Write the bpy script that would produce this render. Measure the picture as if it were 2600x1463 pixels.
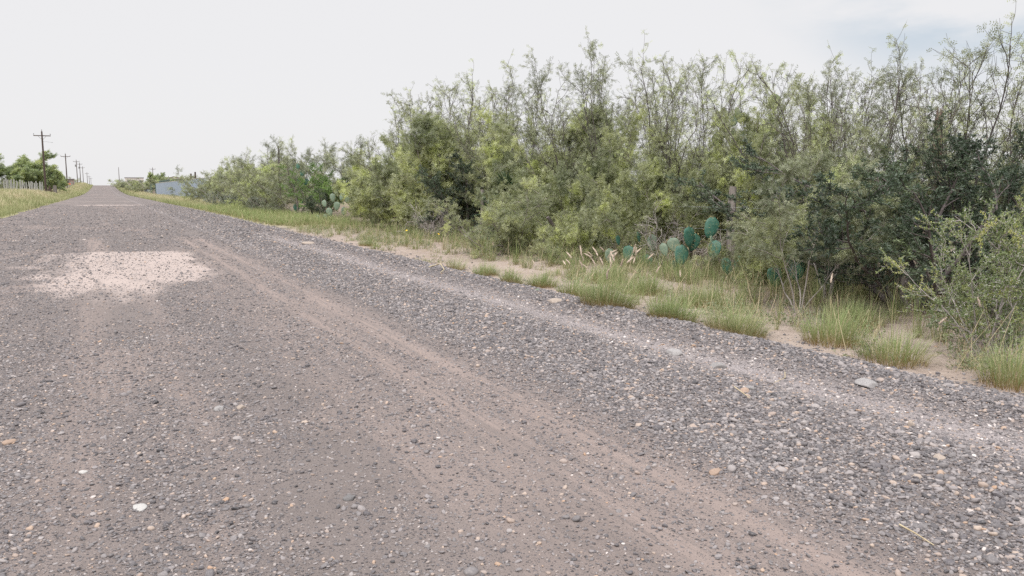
import bpy, math, random
import numpy as np
from math import radians as R

for o in list(bpy.data.objects):
    bpy.data.objects.remove(o)
scene = bpy.context.scene
col = scene.collection

# ------------------------------------------------------------------ camera, sky, sun, exposure
cam_d = bpy.data.cameras.new("camera")
cam = bpy.data.objects.new("camera", cam_d)
col.objects.link(cam)
cam.location = (0.0, 0.0, 1.5)
cam.rotation_euler = (R(90 - 7.03), 0.0, R(-26.8))
cam_d.sensor_width = 36.0
cam_d.lens = 36.0 * 2040.0 / 2600.0
cam_d.clip_start = 0.05
cam_d.clip_end = 6000.0
scene.camera = cam

SUN_EL, SUN_AZ = 52.0, 228.0          # azimuth clockwise from +Y: behind the camera, to its left
w = bpy.data.worlds.new("World")
scene.world = w
w.use_nodes = True
nt = w.node_tree
nt.nodes.clear()
wo = nt.nodes.new("ShaderNodeOutputWorld")
bg = nt.nodes.new("ShaderNodeBackground")
bg.inputs["Strength"].default_value = 0.10
sky = nt.nodes.new("ShaderNodeTexSky")
sky.sky_type = 'NISHITA'
sky.sun_disc = False
sky.sun_elevation = R(SUN_EL)
sky.sun_rotation = R(SUN_AZ)
sky.dust_density = 2.0
tc = nt.nodes.new("ShaderNodeTexCoord")
mp = nt.nodes.new("ShaderNodeMapping")
mp.inputs["Scale"].default_value = (1.2, 1.2, 4.2)
nz = nt.nodes.new("ShaderNodeTexNoise")
nz.inputs["Scale"].default_value = 2.1
nz.inputs["Detail"].default_value = 6.0
nz.inputs["Roughness"].default_value = 0.55
nt.links.new(tc.outputs["Generated"], mp.inputs["Vector"])
nt.links.new(mp.outputs["Vector"], nz.inputs["Vector"])
# thinner overcast towards the east (+X) and higher up: blue-grey gaps show there
dot = nt.nodes.new("ShaderNodeVectorMath"); dot.operation = 'DOT_PRODUCT'
dot.inputs[1].default_value = (0.78, 0.50, 0.375)
nt.links.new(tc.outputs["Generated"], dot.inputs[0])
gap = nt.nodes.new("ShaderNodeMapRange"); gap.interpolation_type = 'SMOOTHSTEP'
gap.inputs["From Min"].default_value = 0.95
gap.inputs["From Max"].default_value = 0.988
nt.links.new(dot.outputs["Value"], gap.inputs["Value"])
nr = nt.nodes.new("ShaderNodeMapRange"); nr.interpolation_type = 'SMOOTHSTEP'
nr.inputs["From Min"].default_value = 0.30
nr.inputs["From Max"].default_value = 0.50
nt.links.new(nz.outputs["Fac"], nr.inputs["Value"])
mul = nt.nodes.new("ShaderNodeMath"); mul.operation = 'MULTIPLY'
nt.links.new(gap.outputs["Result"], mul.inputs[0])
nt.links.new(nr.outputs["Result"], mul.inputs[1])
cl = nt.nodes.new("ShaderNodeMix"); cl.data_type = 'RGBA'
cl.inputs[6].default_value = (6.38, 6.32, 6.38, 1)        # bright overcast
cl.inputs[7].default_value = (3.3, 4.2, 5.05, 1)           # thinner, bluish cloud
nt.links.new(mul.outputs["Value"], cl.inputs["Factor"])
# an overcast sky is brighter overhead than at the horizon
sz = nt.nodes.new("ShaderNodeSeparateXYZ"); nt.links.new(tc.outputs["Generated"], sz.inputs[0])
zen = nt.nodes.new("ShaderNodeMapRange"); zen.interpolation_type = 'SMOOTHSTEP'
for k_, v_ in zip(("From Min", "From Max", "To Min", "To Max"), (0.30, 0.80, 1.0, 2.5)):
    zen.inputs[k_].default_value = v_
nt.links.new(sz.outputs["Z"], zen.inputs["Value"])
vs = nt.nodes.new("ShaderNodeVectorMath"); vs.operation = 'SCALE'
nt.links.new(cl.outputs[2], vs.inputs[0]); nt.links.new(zen.outputs["Result"], vs.inputs["Scale"])
mx = nt.nodes.new("ShaderNodeMix"); mx.data_type = 'RGBA'
mx.inputs["Factor"].default_value = 0.95
nt.links.new(sky.outputs["Color"], mx.inputs[6])
nt.links.new(vs.outputs[0], mx.inputs[7])
nt.links.new(mx.outputs[2], bg.inputs["Color"])
nt.links.new(bg.outputs["Background"], wo.inputs["Surface"])

sun_d = bpy.data.lights.new("sun", 'SUN')
sun_d.energy = 1.5
sun_d.angle = R(10.0)
sun_d.color = (1.0, 0.955, 0.89)
sun = bpy.data.objects.new("sun", sun_d)
col.objects.link(sun)
sun.rotation_euler = (R(90 - SUN_EL), 0.0, R(180.0 - SUN_AZ))

scene.view_settings.view_transform = 'Standard'
scene.view_settings.look = 'None'
scene.view_settings.exposure = 0.45
scene.view_settings.gamma = 1.0
scene.view_settings.use_curve_mapping = False
cy = scene.cycles
cy.max_bounces = 6
cy.diffuse_bounces = 4
cy.glossy_bounces = 2
cy.transmission_bounces = 4
cy.transparent_max_bounces = 4
cy.use_denoising = False        # grain keeps the fine leaves and pebbles crisp

# ------------------------------------------------------------------ helpers
def tag(o, label=None, cat=None, group=None, kind=None):
    if label: o["label"] = label
    if cat: o["category"] = cat
    if group: o["group"] = group
    if kind: o["kind"] = kind
    return o

def empty(name, loc, rz=0.0, sc=1.0):
    o = bpy.data.objects.new(name, None)
    col.objects.link(o)
    o.location = loc
    o.rotation_euler = (0, 0, rz)
    o.scale = (sc, sc, sc) if not isinstance(sc, tuple) else sc
    o.empty_display_size = 0.2
    return o

def link(name, me, parent=None, loc=(0, 0, 0), rot=(0, 0, 0), sc=None):
    o = bpy.data.objects.new(name, me)
    col.objects.link(o)
    o.location = loc
    o.rotation_euler = rot
    if sc is not None:
        o.scale = sc if isinstance(sc, tuple) else (sc, sc, sc)
    if parent is not None:
        o.parent = parent
    return o

class MB:
    """collects vertices and faces (tri / quad arrays) and makes one mesh"""
    def __init__(self):
        self.v = []; self.f = []; self.n = 0; self.a = {}; self.fm = []
    def add(self, V, F, mi=0, **attrs):
        V = np.asarray(V, float).reshape(-1, 3)
        F = np.asarray(F, int)
        for k in set(self.a) | set(attrs):
            if k not in self.a:
                self.a[k] = [np.zeros(self.n)] if self.n else []
            x = attrs.get(k, 0.0)
            self.a[k].append(np.broadcast_to(np.asarray(x, float), (len(V),)))
        self.v.append(V)
        self.f.append((F + self.n, mi))
        self.n += len(V)
    def build(self, name, mats, smooth=False):
        V = np.concatenate(self.v)
        me = bpy.data.meshes.new(name)
        me.vertices.add(len(V))
        me.vertices.foreach_set("co", V.astype(np.float32).ravel())
        nl = sum(f.size for f, _ in self.f)
        npoly = sum(len(f) for f, _ in self.f)
        me.loops.add(nl)
        me.loops.foreach_set("vertex_index", np.concatenate([f.ravel() for f, _ in self.f]).astype(np.int32))
        sizes = np.concatenate([np.full(len(f), f.shape[1]) for f, _ in self.f])
        me.polygons.add(npoly)
        me.polygons.foreach_set("loop_start", np.concatenate([[0], np.cumsum(sizes)[:-1]]).astype(np.int32))
        me.polygons.foreach_set("material_index", np.concatenate([np.full(len(f), m) for f, m in self.f]).astype(np.int32))
        me.polygons.foreach_set("use_smooth", np.full(npoly, smooth))
        for m in (mats if isinstance(mats, (list, tuple)) else [mats]):
            me.materials.append(m)
        me.update(calc_edges=True)
        for k, parts in self.a.items():
            at = me.attributes.new(k, 'FLOAT', 'POINT')
            at.data.foreach_set("value", np.concatenate(parts).astype(np.float32))
        return me
    # ---- shapes
    def box(self, c, s, rz=0.0, mi=0, tilt=(0, 0)):
        x, y, z = np.array(s) / 2.0
        V = np.array([[sx*x, sy*y, sz*z] for sz in (-1, 1) for sy in (-1, 1) for sx in (-1, 1)])
        ca, sa = math.cos(rz), math.sin(rz)
        V = V @ np.array([[ca, sa, 0], [-sa, ca, 0], [0, 0, 1]])
        V[:, 0] += V[:, 2] * tilt[0]; V[:, 1] += V[:, 2] * tilt[1]
        F = [[0, 2, 3, 1], [4, 5, 7, 6], [0, 1, 5, 4], [2, 6, 7, 3], [0, 4, 6, 2], [1, 3, 7, 5]]
        self.add(V + np.array(c), F, mi)
    def tube(self, P, rad, sides=6, cap=True, mi=0, **attrs):
        P = np.asarray(P, float); n = len(P)
        rad = np.broadcast_to(np.asarray(rad, float), (n,))
        T = np.gradient(P, axis=0)
        T /= np.linalg.norm(T, axis=1)[:, None] + 1e-9
        ref = np.array([0.31, 0.87, 0.12]) if abs(T[:, 2]).mean() > .6 else np.array([0.1, 0.05, 1.0])
        U = np.cross(T, ref); U /= np.linalg.norm(U, axis=1)[:, None] + 1e-9
        W = np.cross(T, U)
        a = np.arange(sides) * 2 * math.pi / sides
        V = P[:, None, :] + rad[:, None, None] * (np.cos(a)[None, :, None] * U[:, None, :] + np.sin(a)[None, :, None] * W[:, None, :])
        i = np.arange(n - 1)[:, None] * sides; j = np.arange(sides)[None, :]; k = (j + 1) % sides
        F = np.stack([i + j, i + k, i + sides + k, i + sides + j], -1).reshape(-1, 4)
        V = V.reshape(-1, 3)
        self.add(V, F, mi, **attrs)
        if cap:
            self.add(V[:sides], [list(range(sides))[::-1]], mi, **attrs)
            self.add(V[-sides:], [list(range(sides))], mi, **attrs)
    def lathe(self, prof, sides=12, c=(0, 0, 0), mi=0):
        prof = np.asarray(prof, float); n = len(prof)
        a = np.arange(sides) * 2 * math.pi / sides
        V = np.stack([prof[:, 0][:, None] * np.cos(a), prof[:, 0][:, None] * np.sin(a), np.repeat(prof[:, 1][:, None], sides, 1)], -1)
        i = np.arange(n - 1)[:, None] * sides; j = np.arange(sides)[None, :]; k = (j + 1) % sides
        F = np.stack([i + j, i + k, i + sides + k, i + sides + j], -1).reshape(-1, 4)
        self.add(V.reshape(-1, 3) + np.array(c), F, mi)

def norm(a):
    return a / (np.linalg.norm(a, axis=-1, keepdims=True) + 1e-9)

def sstep(a, b, x):
    t = np.clip((np.asarray(x, float) - a) / (b - a), 0, 1)
    return t * t * (3 - 2 * t)

def vnoise(x, y, seed=0):
    x = np.asarray(x, float); y = np.asarray(y, float)
    xi = np.floor(x).astype(np.int64); yi = np.floor(y).astype(np.int64)
    fx = x - xi; fy = y - yi
    fx = fx * fx * (3 - 2 * fx); fy = fy * fy * (3 - 2 * fy)
    def h(a, b):
        n = (a * 374761393 + b * 668265263 + seed * 1442695041) & 0xFFFFFFFF
        n = ((n ^ (n >> 13)) * 1274126177) & 0xFFFFFFFF
        return ((n ^ (n >> 16)) & 0xFFFF) / 65535.0
    return (h(xi, yi) * (1 - fx) + h(xi + 1, yi) * fx) * (1 - fy) + (h(xi, yi + 1) * (1 - fx) + h(xi + 1, yi + 1) * fx) * fy

def fbm(x, y, seed=0, o=3):
    s = 0; a = .5; t = 0
    for k in range(o):
        s = s + a * vnoise(x * 2**k, y * 2**k, seed + k * 17); t += a; a *= .5
    return s / t

# ------------------------------------------------------------------ materials
def newmat(name):
    m = bpy.data.materials.new(name)
    m.use_nodes = True
    n = m.node_tree
    n.nodes.clear()
    out = n.nodes.new("ShaderNodeOutputMaterial")
    return m, n, out

def ramp(n, stops, interp='LINEAR'):
    r = n.nodes.new("ShaderNodeValToRGB")
    e = r.color_ramp
    e.interpolation = interp
    while len(e.elements) < len(stops):
        e.elements.new(0.5)
    for el, (p, c) in zip(e.elements, stops):
        el.position = p
        el.color = (*c, 1)
    return r

def attr(n, name, kind='GEOMETRY'):
    a = n.nodes.new("ShaderNodeAttribute")
    a.attribute_name = name
    a.attribute_type = kind
    return a

def mixc(n, fac, a, b, mode='MIX'):
    m = n.nodes.new("ShaderNodeMix"); m.data_type = 'RGBA'; m.blend_type = mode
    for sock, v in ((m.inputs["Factor"], fac), (m.inputs[6], a), (m.inputs[7], b)):
        if hasattr(v, "links"): n.links.new(v, sock)
        elif isinstance(v, tuple): sock.default_value = (*v, 1)
        else: sock.default_value = v
    return m.outputs[2]

def math_n(n, op, a, b=0.0, c=None):
    m = n.nodes.new("ShaderNodeMath"); m.operation = op
    for i, v in enumerate((a, b) if c is None else (a, b, c)):
        if hasattr(v, "links"): n.links.new(v, m.inputs[i])
        else: m.inputs[i].default_value = v
    return m.outputs[0]

def maprange(n, v, a, b, c=0.0, d=1.0, smooth=True):
    m = n.nodes.new("ShaderNodeMapRange")
    if smooth: m.interpolation_type = 'SMOOTHSTEP'
    n.links.new(v, m.inputs["Value"])
    for k, x in zip(("From Min", "From Max", "To Min", "To Max"), (a, b, c, d)):
        m.inputs[k].default_value = x
    return m.outputs[0]

def objc(n):
    return n.nodes.new("ShaderNodeTexCoord").outputs["Object"]

def noise(n, vec, scale, detail=4.0, rough=.55):
    t = n.nodes.new("ShaderNodeTexNoise")
    n.links.new(vec, t.inputs["Vector"])
    t.inputs["Scale"].default_value = scale
    t.inputs["Detail"].default_value = detail
    t.inputs["Roughness"].default_value = rough
    return t

def leaf_mat(name, stops, trans=.45, obj_var=.25, gloss=.06):
    """thin two-sided leaf: diffuse + translucent, colour by each leaf's own tint and a little by the plant"""
    m, n, out = newmat(name)
    a = attr(n, "tint")
    oi = n.nodes.new("ShaderNodeObjectInfo")
    f = math_n(n, 'ADD', a.outputs["Fac"], math_n(n, 'MULTIPLY', math_n(n, 'SUBTRACT', oi.outputs["Random"], .5), obj_var))
    r = ramp(n, stops)
    n.links.new(f, r.inputs["Fac"])
    d = n.nodes.new("ShaderNodeBsdfDiffuse"); t = n.nodes.new("ShaderNodeBsdfTranslucent")
    n.links.new(r.outputs["Color"], d.inputs["Color"])
    n.links.new(mixc(n, 1.0, r.outputs["Color"], (1.05, 1.1, .75), 'MULTIPLY'), t.inputs["Color"])
    mix = n.nodes.new("ShaderNodeMixShader"); mix.inputs[0].default_value = trans
    n.links.new(d.outputs[0], mix.inputs[1]); n.links.new(t.outputs[0], mix.inputs[2])
    g = n.nodes.new("ShaderNodeBsdfGlossy"); g.inputs["Roughness"].default_value = .5
    mix2 = n.nodes.new("ShaderNodeMixShader"); mix2.inputs[0].default_value = gloss
    n.links.new(mix.outputs[0], mix2.inputs[1]); n.links.new(g.outputs[0], mix2.inputs[2])
    n.links.new(mix2.outputs[0], out.inputs["Surface"])
    return m

def rough_mat(name, c1, c2, scale=8.0, stretch=(1, 1, 1), rough=.85, bump=.3, c3=None, metal=0.0):
    m, n, out = newmat(name)
    mpn = n.nodes.new("ShaderNodeMapping"); mpn.inputs["Scale"].default_value = stretch
    n.links.new(objc(n), mpn.inputs["Vector"])
    t = noise(n, mpn.outputs[0], scale, 6.0, .62)
    st = [(.32, c1), (.68, c2)] if c3 is None else [(.3, c1), (.52, c2), (.72, c3)]
    r = ramp(n, st)
    n.links.new(t.outputs["Fac"], r.inputs["Fac"])
    oi = n.nodes.new("ShaderNodeObjectInfo")
    v = math_n(n, 'MULTIPLY_ADD', oi.outputs["Random"], .3, .85)
    hsv = n.nodes.new("ShaderNodeHueSaturation")
    n.links.new(v, hsv.inputs["Value"]); n.links.new(r.outputs["Color"], hsv.inputs["Color"])
    p = n.nodes.new("ShaderNodeBsdfPrincipled")
    n.links.new(hsv.outputs["Color"], p.inputs["Base Color"])
    p.inputs["Roughness"].default_value = rough
    p.inputs["Metallic"].default_value = metal
    b = n.nodes.new("ShaderNodeBump"); b.inputs["Strength"].default_value = bump; b.inputs["Distance"].default_value = .01
    n.links.new(t.outputs["Fac"], b.inputs["Height"]); n.links.new(b.outputs[0], p.inputs["Normal"])
    n.links.new(p.outputs[0], out.inputs["Surface"])
    return m

M = {}
M['leaf_mesquite'] = leaf_mat('mesquite_leaf', [(0, (0.147, 0.170, 0.102)), (.35, (0.238, 0.260, 0.165)), (.62, (0.329, 0.345, 0.210)), (.85, (0.430, 0.477, 0.227)), (1, (0.522, 0.590, 0.250))], .25)
M['leaf_bushy'] = leaf_mat('huisache_leaf', [(0, (0.209, 0.238, 0.142)), (.4, (0.333, 0.357, 0.213)), (.68, (0.445, 0.463, 0.271)), (1, (0.654, 0.709, 0.309))])
M['leaf_dark'] = leaf_mat('evergreen_leaf', [(0, (0.041, 0.065, 0.041)), (.5, (0.077, 0.113, 0.070)), (.85, (0.135, 0.171, 0.104)), (1, (0.216, 0.270, 0.126))], .22)
M['leaf_bright'] = leaf_mat('green_leaf', [(0, (0.115, 0.196, 0.052)), (.5, (0.184, 0.299, 0.086)), (1, (0.310, 0.414, 0.138))])
M['leaf_sage'] = leaf_mat('sage_leaf', [(0, (.20, .22, .19)), (.5, (.27, .30, .26)), (1, (.36, .39, .32))], .2)
M['leaf_thorn'] = leaf_mat('thorn_bush_leaf', [(0, (0.115, 0.161, 0.069)), (.5, (0.196, 0.253, 0.109)), (.85, (0.287, 0.333, 0.138)), (1, (0.460, 0.471, 0.161))], .3)
M['leaf_tree'] = leaf_mat('roadside_tree_leaf', [(0, (0.213, 0.270, 0.149)), (.5, (0.362, 0.414, 0.224)), (1, (0.537, 0.564, 0.287))], .5)
M['yucca_leaf'] = leaf_mat('yucca_blade', [(0, (.03, .06, .035)), (.6, (.06, .11, .06)), (1, (.15, .2, .11))], .1)
M['bark'] = rough_mat('grey_bark', (.11, .095, .09), (.30, .265, .25), 14, (1, 1, .25))
M['bark_dark'] = rough_mat('dark_bark', (.055, .045, .045), (.16, .135, .13), 14, (1, 1, .25))
M['bark_pale'] = rough_mat('pale_bark', (.24, .21, .20), (.44, .40, .38), 14, (1, 1, .25))
M['bark_red'] = rough_mat('reddish_dead_wood', (.10, .065, .055), (.24, .16, .13), 10, (1, 1, .2))
M['old_wood'] = rough_mat('weathered_post_wood', (0.115, 0.098, 0.091), (0.302, 0.269, 0.248), 18, (1, 1, .08), bump=.6)
M['pole_wood'] = rough_mat('creosoted_pole_wood', (.045, .032, .03), (.11, .075, .065), 12, (1, 1, .06))
M['cedar_pale'] = rough_mat('silvered_cedar', (0.213, 0.213, 0.205), (0.426, 0.418, 0.394), 9, (1, 1, .1))
M['ceramic'] = rough_mat('insulator_ceramic', (.10, .09, .10), (.18, .16, .17), 10, rough=.3)
M['grey_steel'] = rough_mat('galvanised_steel', (.22, .23, .24), (.34, .35, .36), 6, rough=.5, metal=.4)
M['thorn'] = rough_mat('white_thorn', (.55, .53, .50), (.75, .73, .70), 10, rough=.6)
M['spine'] = rough_mat('cactus_spine', (.50, .40, .20), (.68, .58, .33), 30, rough=.6)
M['dry'] = rough_mat('dry_stem', (.38, .30, .18), (.58, .50, .34), 20)
M['yellow'] = rough_mat('yellow_petal', (.70, .42, .02), (.85, .60, .05), 30, rough=.6)
M['steel_fence'] = rough_mat('blue_grey_sheet_metal', (.20, .25, .325), (.26, .31, .39), 1.3, (1, 1, .2), rough=.7, bump=.05, c3=(.23, .28, .36))
M['white_roof'] = rough_mat('white_metal_roof', (.68, .72, .72), (.80, .83, .83), 2, rough=.5, bump=.05)
M['white_wall'] = rough_mat('pale_house_wall', (.58, .54, .52), (.68, .64, .62), 2, bump=.05)
M['dark_roof'] = rough_mat('dark_roof', (.10, .09, .10), (.17, .15, .16), 3, bump=.1)
M['green_wall'] = rough_mat('green_sheet_metal', (.07, .11, .09), (.11, .155, .125), 2, bump=.05)
M['brown_wall'] = rough_mat('brown_block_wall', (.20, .15, .14), (.30, .23, .21), 3)
M['red'] = rough_mat('faded_red_paint', (.46, .12, .08), (.58, .20, .14), 4)
M['window'] = rough_mat('dark_window', (.04, .05, .06), (.08, .09, .10), 3, rough=.2, bump=0)
M['black'] = rough_mat('black_rubber', (.03, .03, .032), (.06, .06, .065), 8)
M['rock_grey'] = rough_mat('grey_stone', (.22, .21, .21), (.38, .36, .355), 9, bump=.6)
M['rock_tan'] = rough_mat('tan_stone', (.28, .23, .195), (.42, .355, .305), 9, bump=.4)
M['rock_white'] = rough_mat('white_stone', (.36, .35, .34), (.50, .485, .465), 9, bump=.4)
M['rock_orange'] = rough_mat('orange_stone', (.27, .185, .135), (.40, .30, .24), 12, bump=.3)
M['rock_dark'] = rough_mat('dark_stone', (.10, .098, .10), (.20, .19, .19), 12, bump=.5)

def grass_mat(name, base, mid, tip, alt):
    m, n, out = newmat(name)
    h = attr(n, "h"); t = attr(n, "tint")
    r = ramp(n, [(0, base), (.22, tuple((a + b) / 2 for a, b in zip(base, mid))), (.45, mid), (1, tip)])
    n.links.new(h.outputs["Fac"], r.inputs["Fac"])
    c = mixc(n, maprange(n, t.outputs["Fac"], .45, 1.0), r.outputs["Color"], alt)
    d = n.nodes.new("ShaderNodeBsdfDiffuse"); tr = n.nodes.new("ShaderNodeBsdfTranslucent")
    n.links.new(c, d.inputs["Color"]); n.links.new(c, tr.inputs["Color"])
    mix = n.nodes.new("ShaderNodeMixShader"); mix.inputs[0].default_value = .3
    n.links.new(d.outputs[0], mix.inputs[1]); n.links.new(tr.outputs[0], mix.inputs[2])
    n.links.new(mix.outputs[0], out.inputs["Surface"])
    return m
M['grass_tuft'] = grass_mat('tuft_grass', (0.350, 0.221, 0.120), (0.221, 0.276, 0.110), (0.359, 0.432, 0.221), (0.506, 0.442, 0.285))
M['grass_green'] = grass_mat('verge_grass', (0.276, 0.230, 0.129), (0.202, 0.258, 0.101), (0.340, 0.405, 0.193), (0.506, 0.442, 0.285))
M['grass_straw'] = grass_mat('tall_straw_grass', (0.220, 0.237, 0.114), (0.273, 0.300, 0.150), (0.387, 0.391, 0.220), (0.546, 0.482, 0.334))
M['weed'] = leaf_mat('weed_leaf', [(0, (.13, .16, .09)), (.5, (.20, .24, .13)), (1, (.30, .34, .18))], .3)

def seed_mat():
    m, n, out = newmat('seed_head')
    t = noise(n, objc(n), 120, 3)
    r = ramp(n, [(.3, (.46, .36, .29)), (.7, (.68, .58, .49))])
    n.links.new(t.outputs["Fac"], r.inputs["Fac"])
    d = n.nodes.new("ShaderNodeBsdfDiffuse"); n.links.new(r.outputs["Color"], d.inputs["Color"])
    n.links.new(d.outputs[0], out.inputs["Surface"])
    return m
M['seed'] = seed_mat()

def pad_mat(name, c1, c2, c3):
    m, n, out = newmat(name)
    oc = objc(n)
    t = noise(n, oc, 7, 4)
    r = ramp(n, [(.3, c1), (.55, c2), (.75, c3)])
    n.links.new(t.outputs["Fac"], r.inputs["Fac"])
    v = n.nodes.new("ShaderNodeTexVoronoi"); v.inputs["Scale"].default_value = 22
    n.links.new(oc, v.inputs["Vector"])
    c = mixc(n, maprange(n, v.outputs["Distance"], .10, .22, 1, 0), r.outputs["Color"], (.40, .35, .18))
    p = n.nodes.new("ShaderNodeBsdfPrincipled")
    n.links.new(c, p.inputs["Base Color"]); p.inputs["Roughness"].default_value = .55
    b = n.nodes.new("ShaderNodeBump"); b.inputs["Strength"].default_value = .25; b.inputs["Distance"].default_value = .01
    n.links.new(t.outputs["Fac"], b.inputs["Height"]); n.links.new(b.outputs[0], p.inputs["Normal"])
    n.links.new(p.outputs[0], out.inputs["Surface"])
    return m
M['pad_teal'] = pad_mat('teal_cactus_skin', (0.025, 0.098, 0.068), (0.043, 0.140, 0.102), (0.085, 0.187, 0.140))
M['pad_pale'] = pad_mat('pale_cactus_skin', (0.111, 0.174, 0.123), (0.162, 0.221, 0.162), (0.230, 0.281, 0.212))
M['pad_olive'] = pad_mat('olive_cactus_skin', (.10, .135, .065), (.15, .185, .09), (.21, .23, .12))
M['pad_brown'] = pad_mat('dying_cactus_skin', (.17, .14, .08), (.25, .20, .12), (.33, .27, .18))

# ------------------------------------------------------------------ the lie of the land
def z_road(Y):
    a = np.interp(Y, [-60, 200, 250, 305, 380, 440, 480, 520, 600, 760, 1400], [0, 0, .18, .6, 1.55, 2.75, 3.35, 3.3, 1.6, -1.5, -5])
    return a
def z_left(Y):
    return np.interp(Y, [-60, 20, 60, 95, 125, 150, 168, 265, 330, 415, 500, 620, 800, 1400], [0, 0, .25, .85, 1.05, .72, .62, 1.3, 2.4, 3.9, 4.4, 2.5, -1, -5])
def r_edge(Y):
    return np.interp(Y, [0, 20, 48, 105, 160, 480, 1400], [5.8, 5.85, 6.2, 5.7, 5.2, 5.2, 5.2]) + .22 * (fbm(np.asarray(Y) * .45, 3.3, 5) - .5) * 2
def l_edge(Y):
    return np.interp(Y, [0, 48, 80, 160, 480, 1400], [-4.8, -4.8, -4.9, -4.8, -4.6, -4.6]) + .25 * (fbm(np.asarray(Y) * .3, 8.1, 6) - .5) * 2
def terrain(X, Y):
    X = np.asarray(X, float); Y = np.asarray(Y, float)
    zr = z_road(Y)
    z = zr + (z_left(Y) - zr) * sstep(-5.2, -8.4, X)
    z = z + .75 * np.exp(-(((X + 15) / 4.5) ** 2 + ((Y - 92) / 14) ** 2))
    out = np.maximum(sstep(6.0, 7.5, X), sstep(-5.0, -6.5, X))
    z = z + out * (.10 * (fbm(X * .5, Y * .5, 2) - .5) + .04 * (fbm(X * 2, Y * 2, 9) - .5))
    z = z - .05 * np.exp(-((X - 7.2) / .7) ** 2)
    return z
def gz(x, y):
    return float(terrain(x, y))

def road_h(X, Y):
    """road surface height above the plain grade"""
    n = fbm(X * .8, Y * .4, 21) - .5
    h = .035 * n + .012 * (fbm(X * 5, Y * 4, 22) - .5)
    wob = .10 * (vnoise(Y * .12, 1.0, 23) - .5)
    h = h - .022 * np.exp(-((X - 2.28 - wob) / .30) ** 2)          # the worn wheel track
    h = h + .018 * np.exp(-((X - 2.85 - wob) / .22) ** 2)
    h = h + .028 * np.exp(-((X - 3.9) / .5) ** 2) - .012 * np.exp(-((X - 4.6) / .25) ** 2)
    h = h + (.075 + .04 * (fbm(X * 1.5, Y * .9, 24) - .5)) * np.exp(-((X - 5.35) / .35) ** 2)   # graded ridge on the edge
    e = np.minimum(r_edge(Y) - X, X - l_edge(Y))
    return h + .012 - .07 * (1 - sstep(-.05, .22, e))

def surf(X, Y):
    X = np.asarray(X, float); Y = np.asarray(Y, float)
    inside = np.minimum(r_edge(Y) - X, X - l_edge(Y)) > 0
    return np.where(inside, terrain(X, Y) + road_h(X, Y), terrain(X, Y))

def masks(X, Y):
    """what lies on the road: loose pebbles, tan dirt, pale grit, bare caliche"""
    X = np.asarray(X, float); Y = np.asarray(Y, float)
    wob = .10 * (vnoise(Y * .12, 1.0, 23) - .5)
    n1 = fbm(X * .8, Y * .28, 31); n2 = fbm(X * 2.6, Y * 1.4, 32); n3 = fbm(X * 6, Y * 1.1, 33)
    near = sstep(27, 21, Y)
    rut = np.exp(-((X - 2.06 - wob) / .13) ** 2) + np.exp(-((X - 2.52 - wob) / .15) ** 2)
    t = np.clip(.52 * np.exp(-((X - 2.28 - wob) / .44) ** 4) + .50 * rut, 0, 1) * (.95 + .5 * (n3 - .5)) * sstep(29, 25, Y + 4 * (n2 - .5))
    t2 = np.exp(-((X - 1.62 - wob) / .16) ** 2) * .35 * near * (n2 > .35)
    t3 = np.exp(-((X + .2 + .03 * (Y - 22)) / .24) ** 4) * .8 * sstep(19, 20.5, Y) * sstep(29, 26, Y)
    t4 = np.exp(-((X - .48) / .13) ** 2) * .5 * sstep(3, 6, Y) * sstep(15, 11, Y) * (.6 + n3 * .8)
    t4 = np.maximum(t4, np.exp(-((X + .22) / .2) ** 2) * .5 * sstep(2, 5, Y) * sstep(16, 11, Y) * (.6 + n3 * .8))
    patch = sstep(.50, .68, n1 * .6 + n2 * .4) * .65 * sstep(3.2, 1.6, X)
    side = .62 * sstep(.95, 1.5, X + .5 * (n2 - .5)) * sstep(3.05, 2.7, X + .3 * (n2 - .5)) * near * (.55 + .8 * (n2 - .3))
    tan = np.clip(np.maximum.reduce([t * .92, t2, t3, t4, patch, side]), 0, 1)
    pale = np.exp(-((X - 4.62 - .15 * (n1 - .5)) / .30) ** 2) * (.75 + .6 * (n2 - .4)) * sstep(34, 22, Y)
    pale = np.maximum(pale, .4 * np.exp(-((X - 3.15) / .16) ** 2) * sstep(14, 18, Y))
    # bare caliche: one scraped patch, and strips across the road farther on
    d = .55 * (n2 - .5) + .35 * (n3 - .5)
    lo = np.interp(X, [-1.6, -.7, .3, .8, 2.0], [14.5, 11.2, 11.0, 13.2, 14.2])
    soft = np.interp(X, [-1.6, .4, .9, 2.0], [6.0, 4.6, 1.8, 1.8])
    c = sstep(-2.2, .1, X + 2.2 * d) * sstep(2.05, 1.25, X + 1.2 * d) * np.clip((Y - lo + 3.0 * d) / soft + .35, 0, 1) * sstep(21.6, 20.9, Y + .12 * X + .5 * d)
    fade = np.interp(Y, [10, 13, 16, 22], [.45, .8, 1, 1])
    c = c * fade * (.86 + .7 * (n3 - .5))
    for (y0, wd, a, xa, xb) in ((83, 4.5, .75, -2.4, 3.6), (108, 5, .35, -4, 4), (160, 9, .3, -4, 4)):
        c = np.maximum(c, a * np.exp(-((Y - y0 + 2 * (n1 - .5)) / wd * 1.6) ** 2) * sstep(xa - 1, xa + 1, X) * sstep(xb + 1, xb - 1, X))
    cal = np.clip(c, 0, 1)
    dens = .42 + 1.1 * (n1 - .5) + .5 * (n2 - .5) + .1
    dens = np.maximum(dens, sstep(2.65, 3.1, X) * (.74 + .5 * (n2 - .5)))
    dens = dens * (1 - .94 * tan) * (1 - .62 * pale)
    dens = np.maximum(dens, sstep(4.85, 5.15, X) * (.95 + .3 * (n2 - .5)))
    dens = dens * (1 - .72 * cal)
    return np.clip(dens, .03, 1), tan, np.clip(pale, 0, 1), cal

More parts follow.
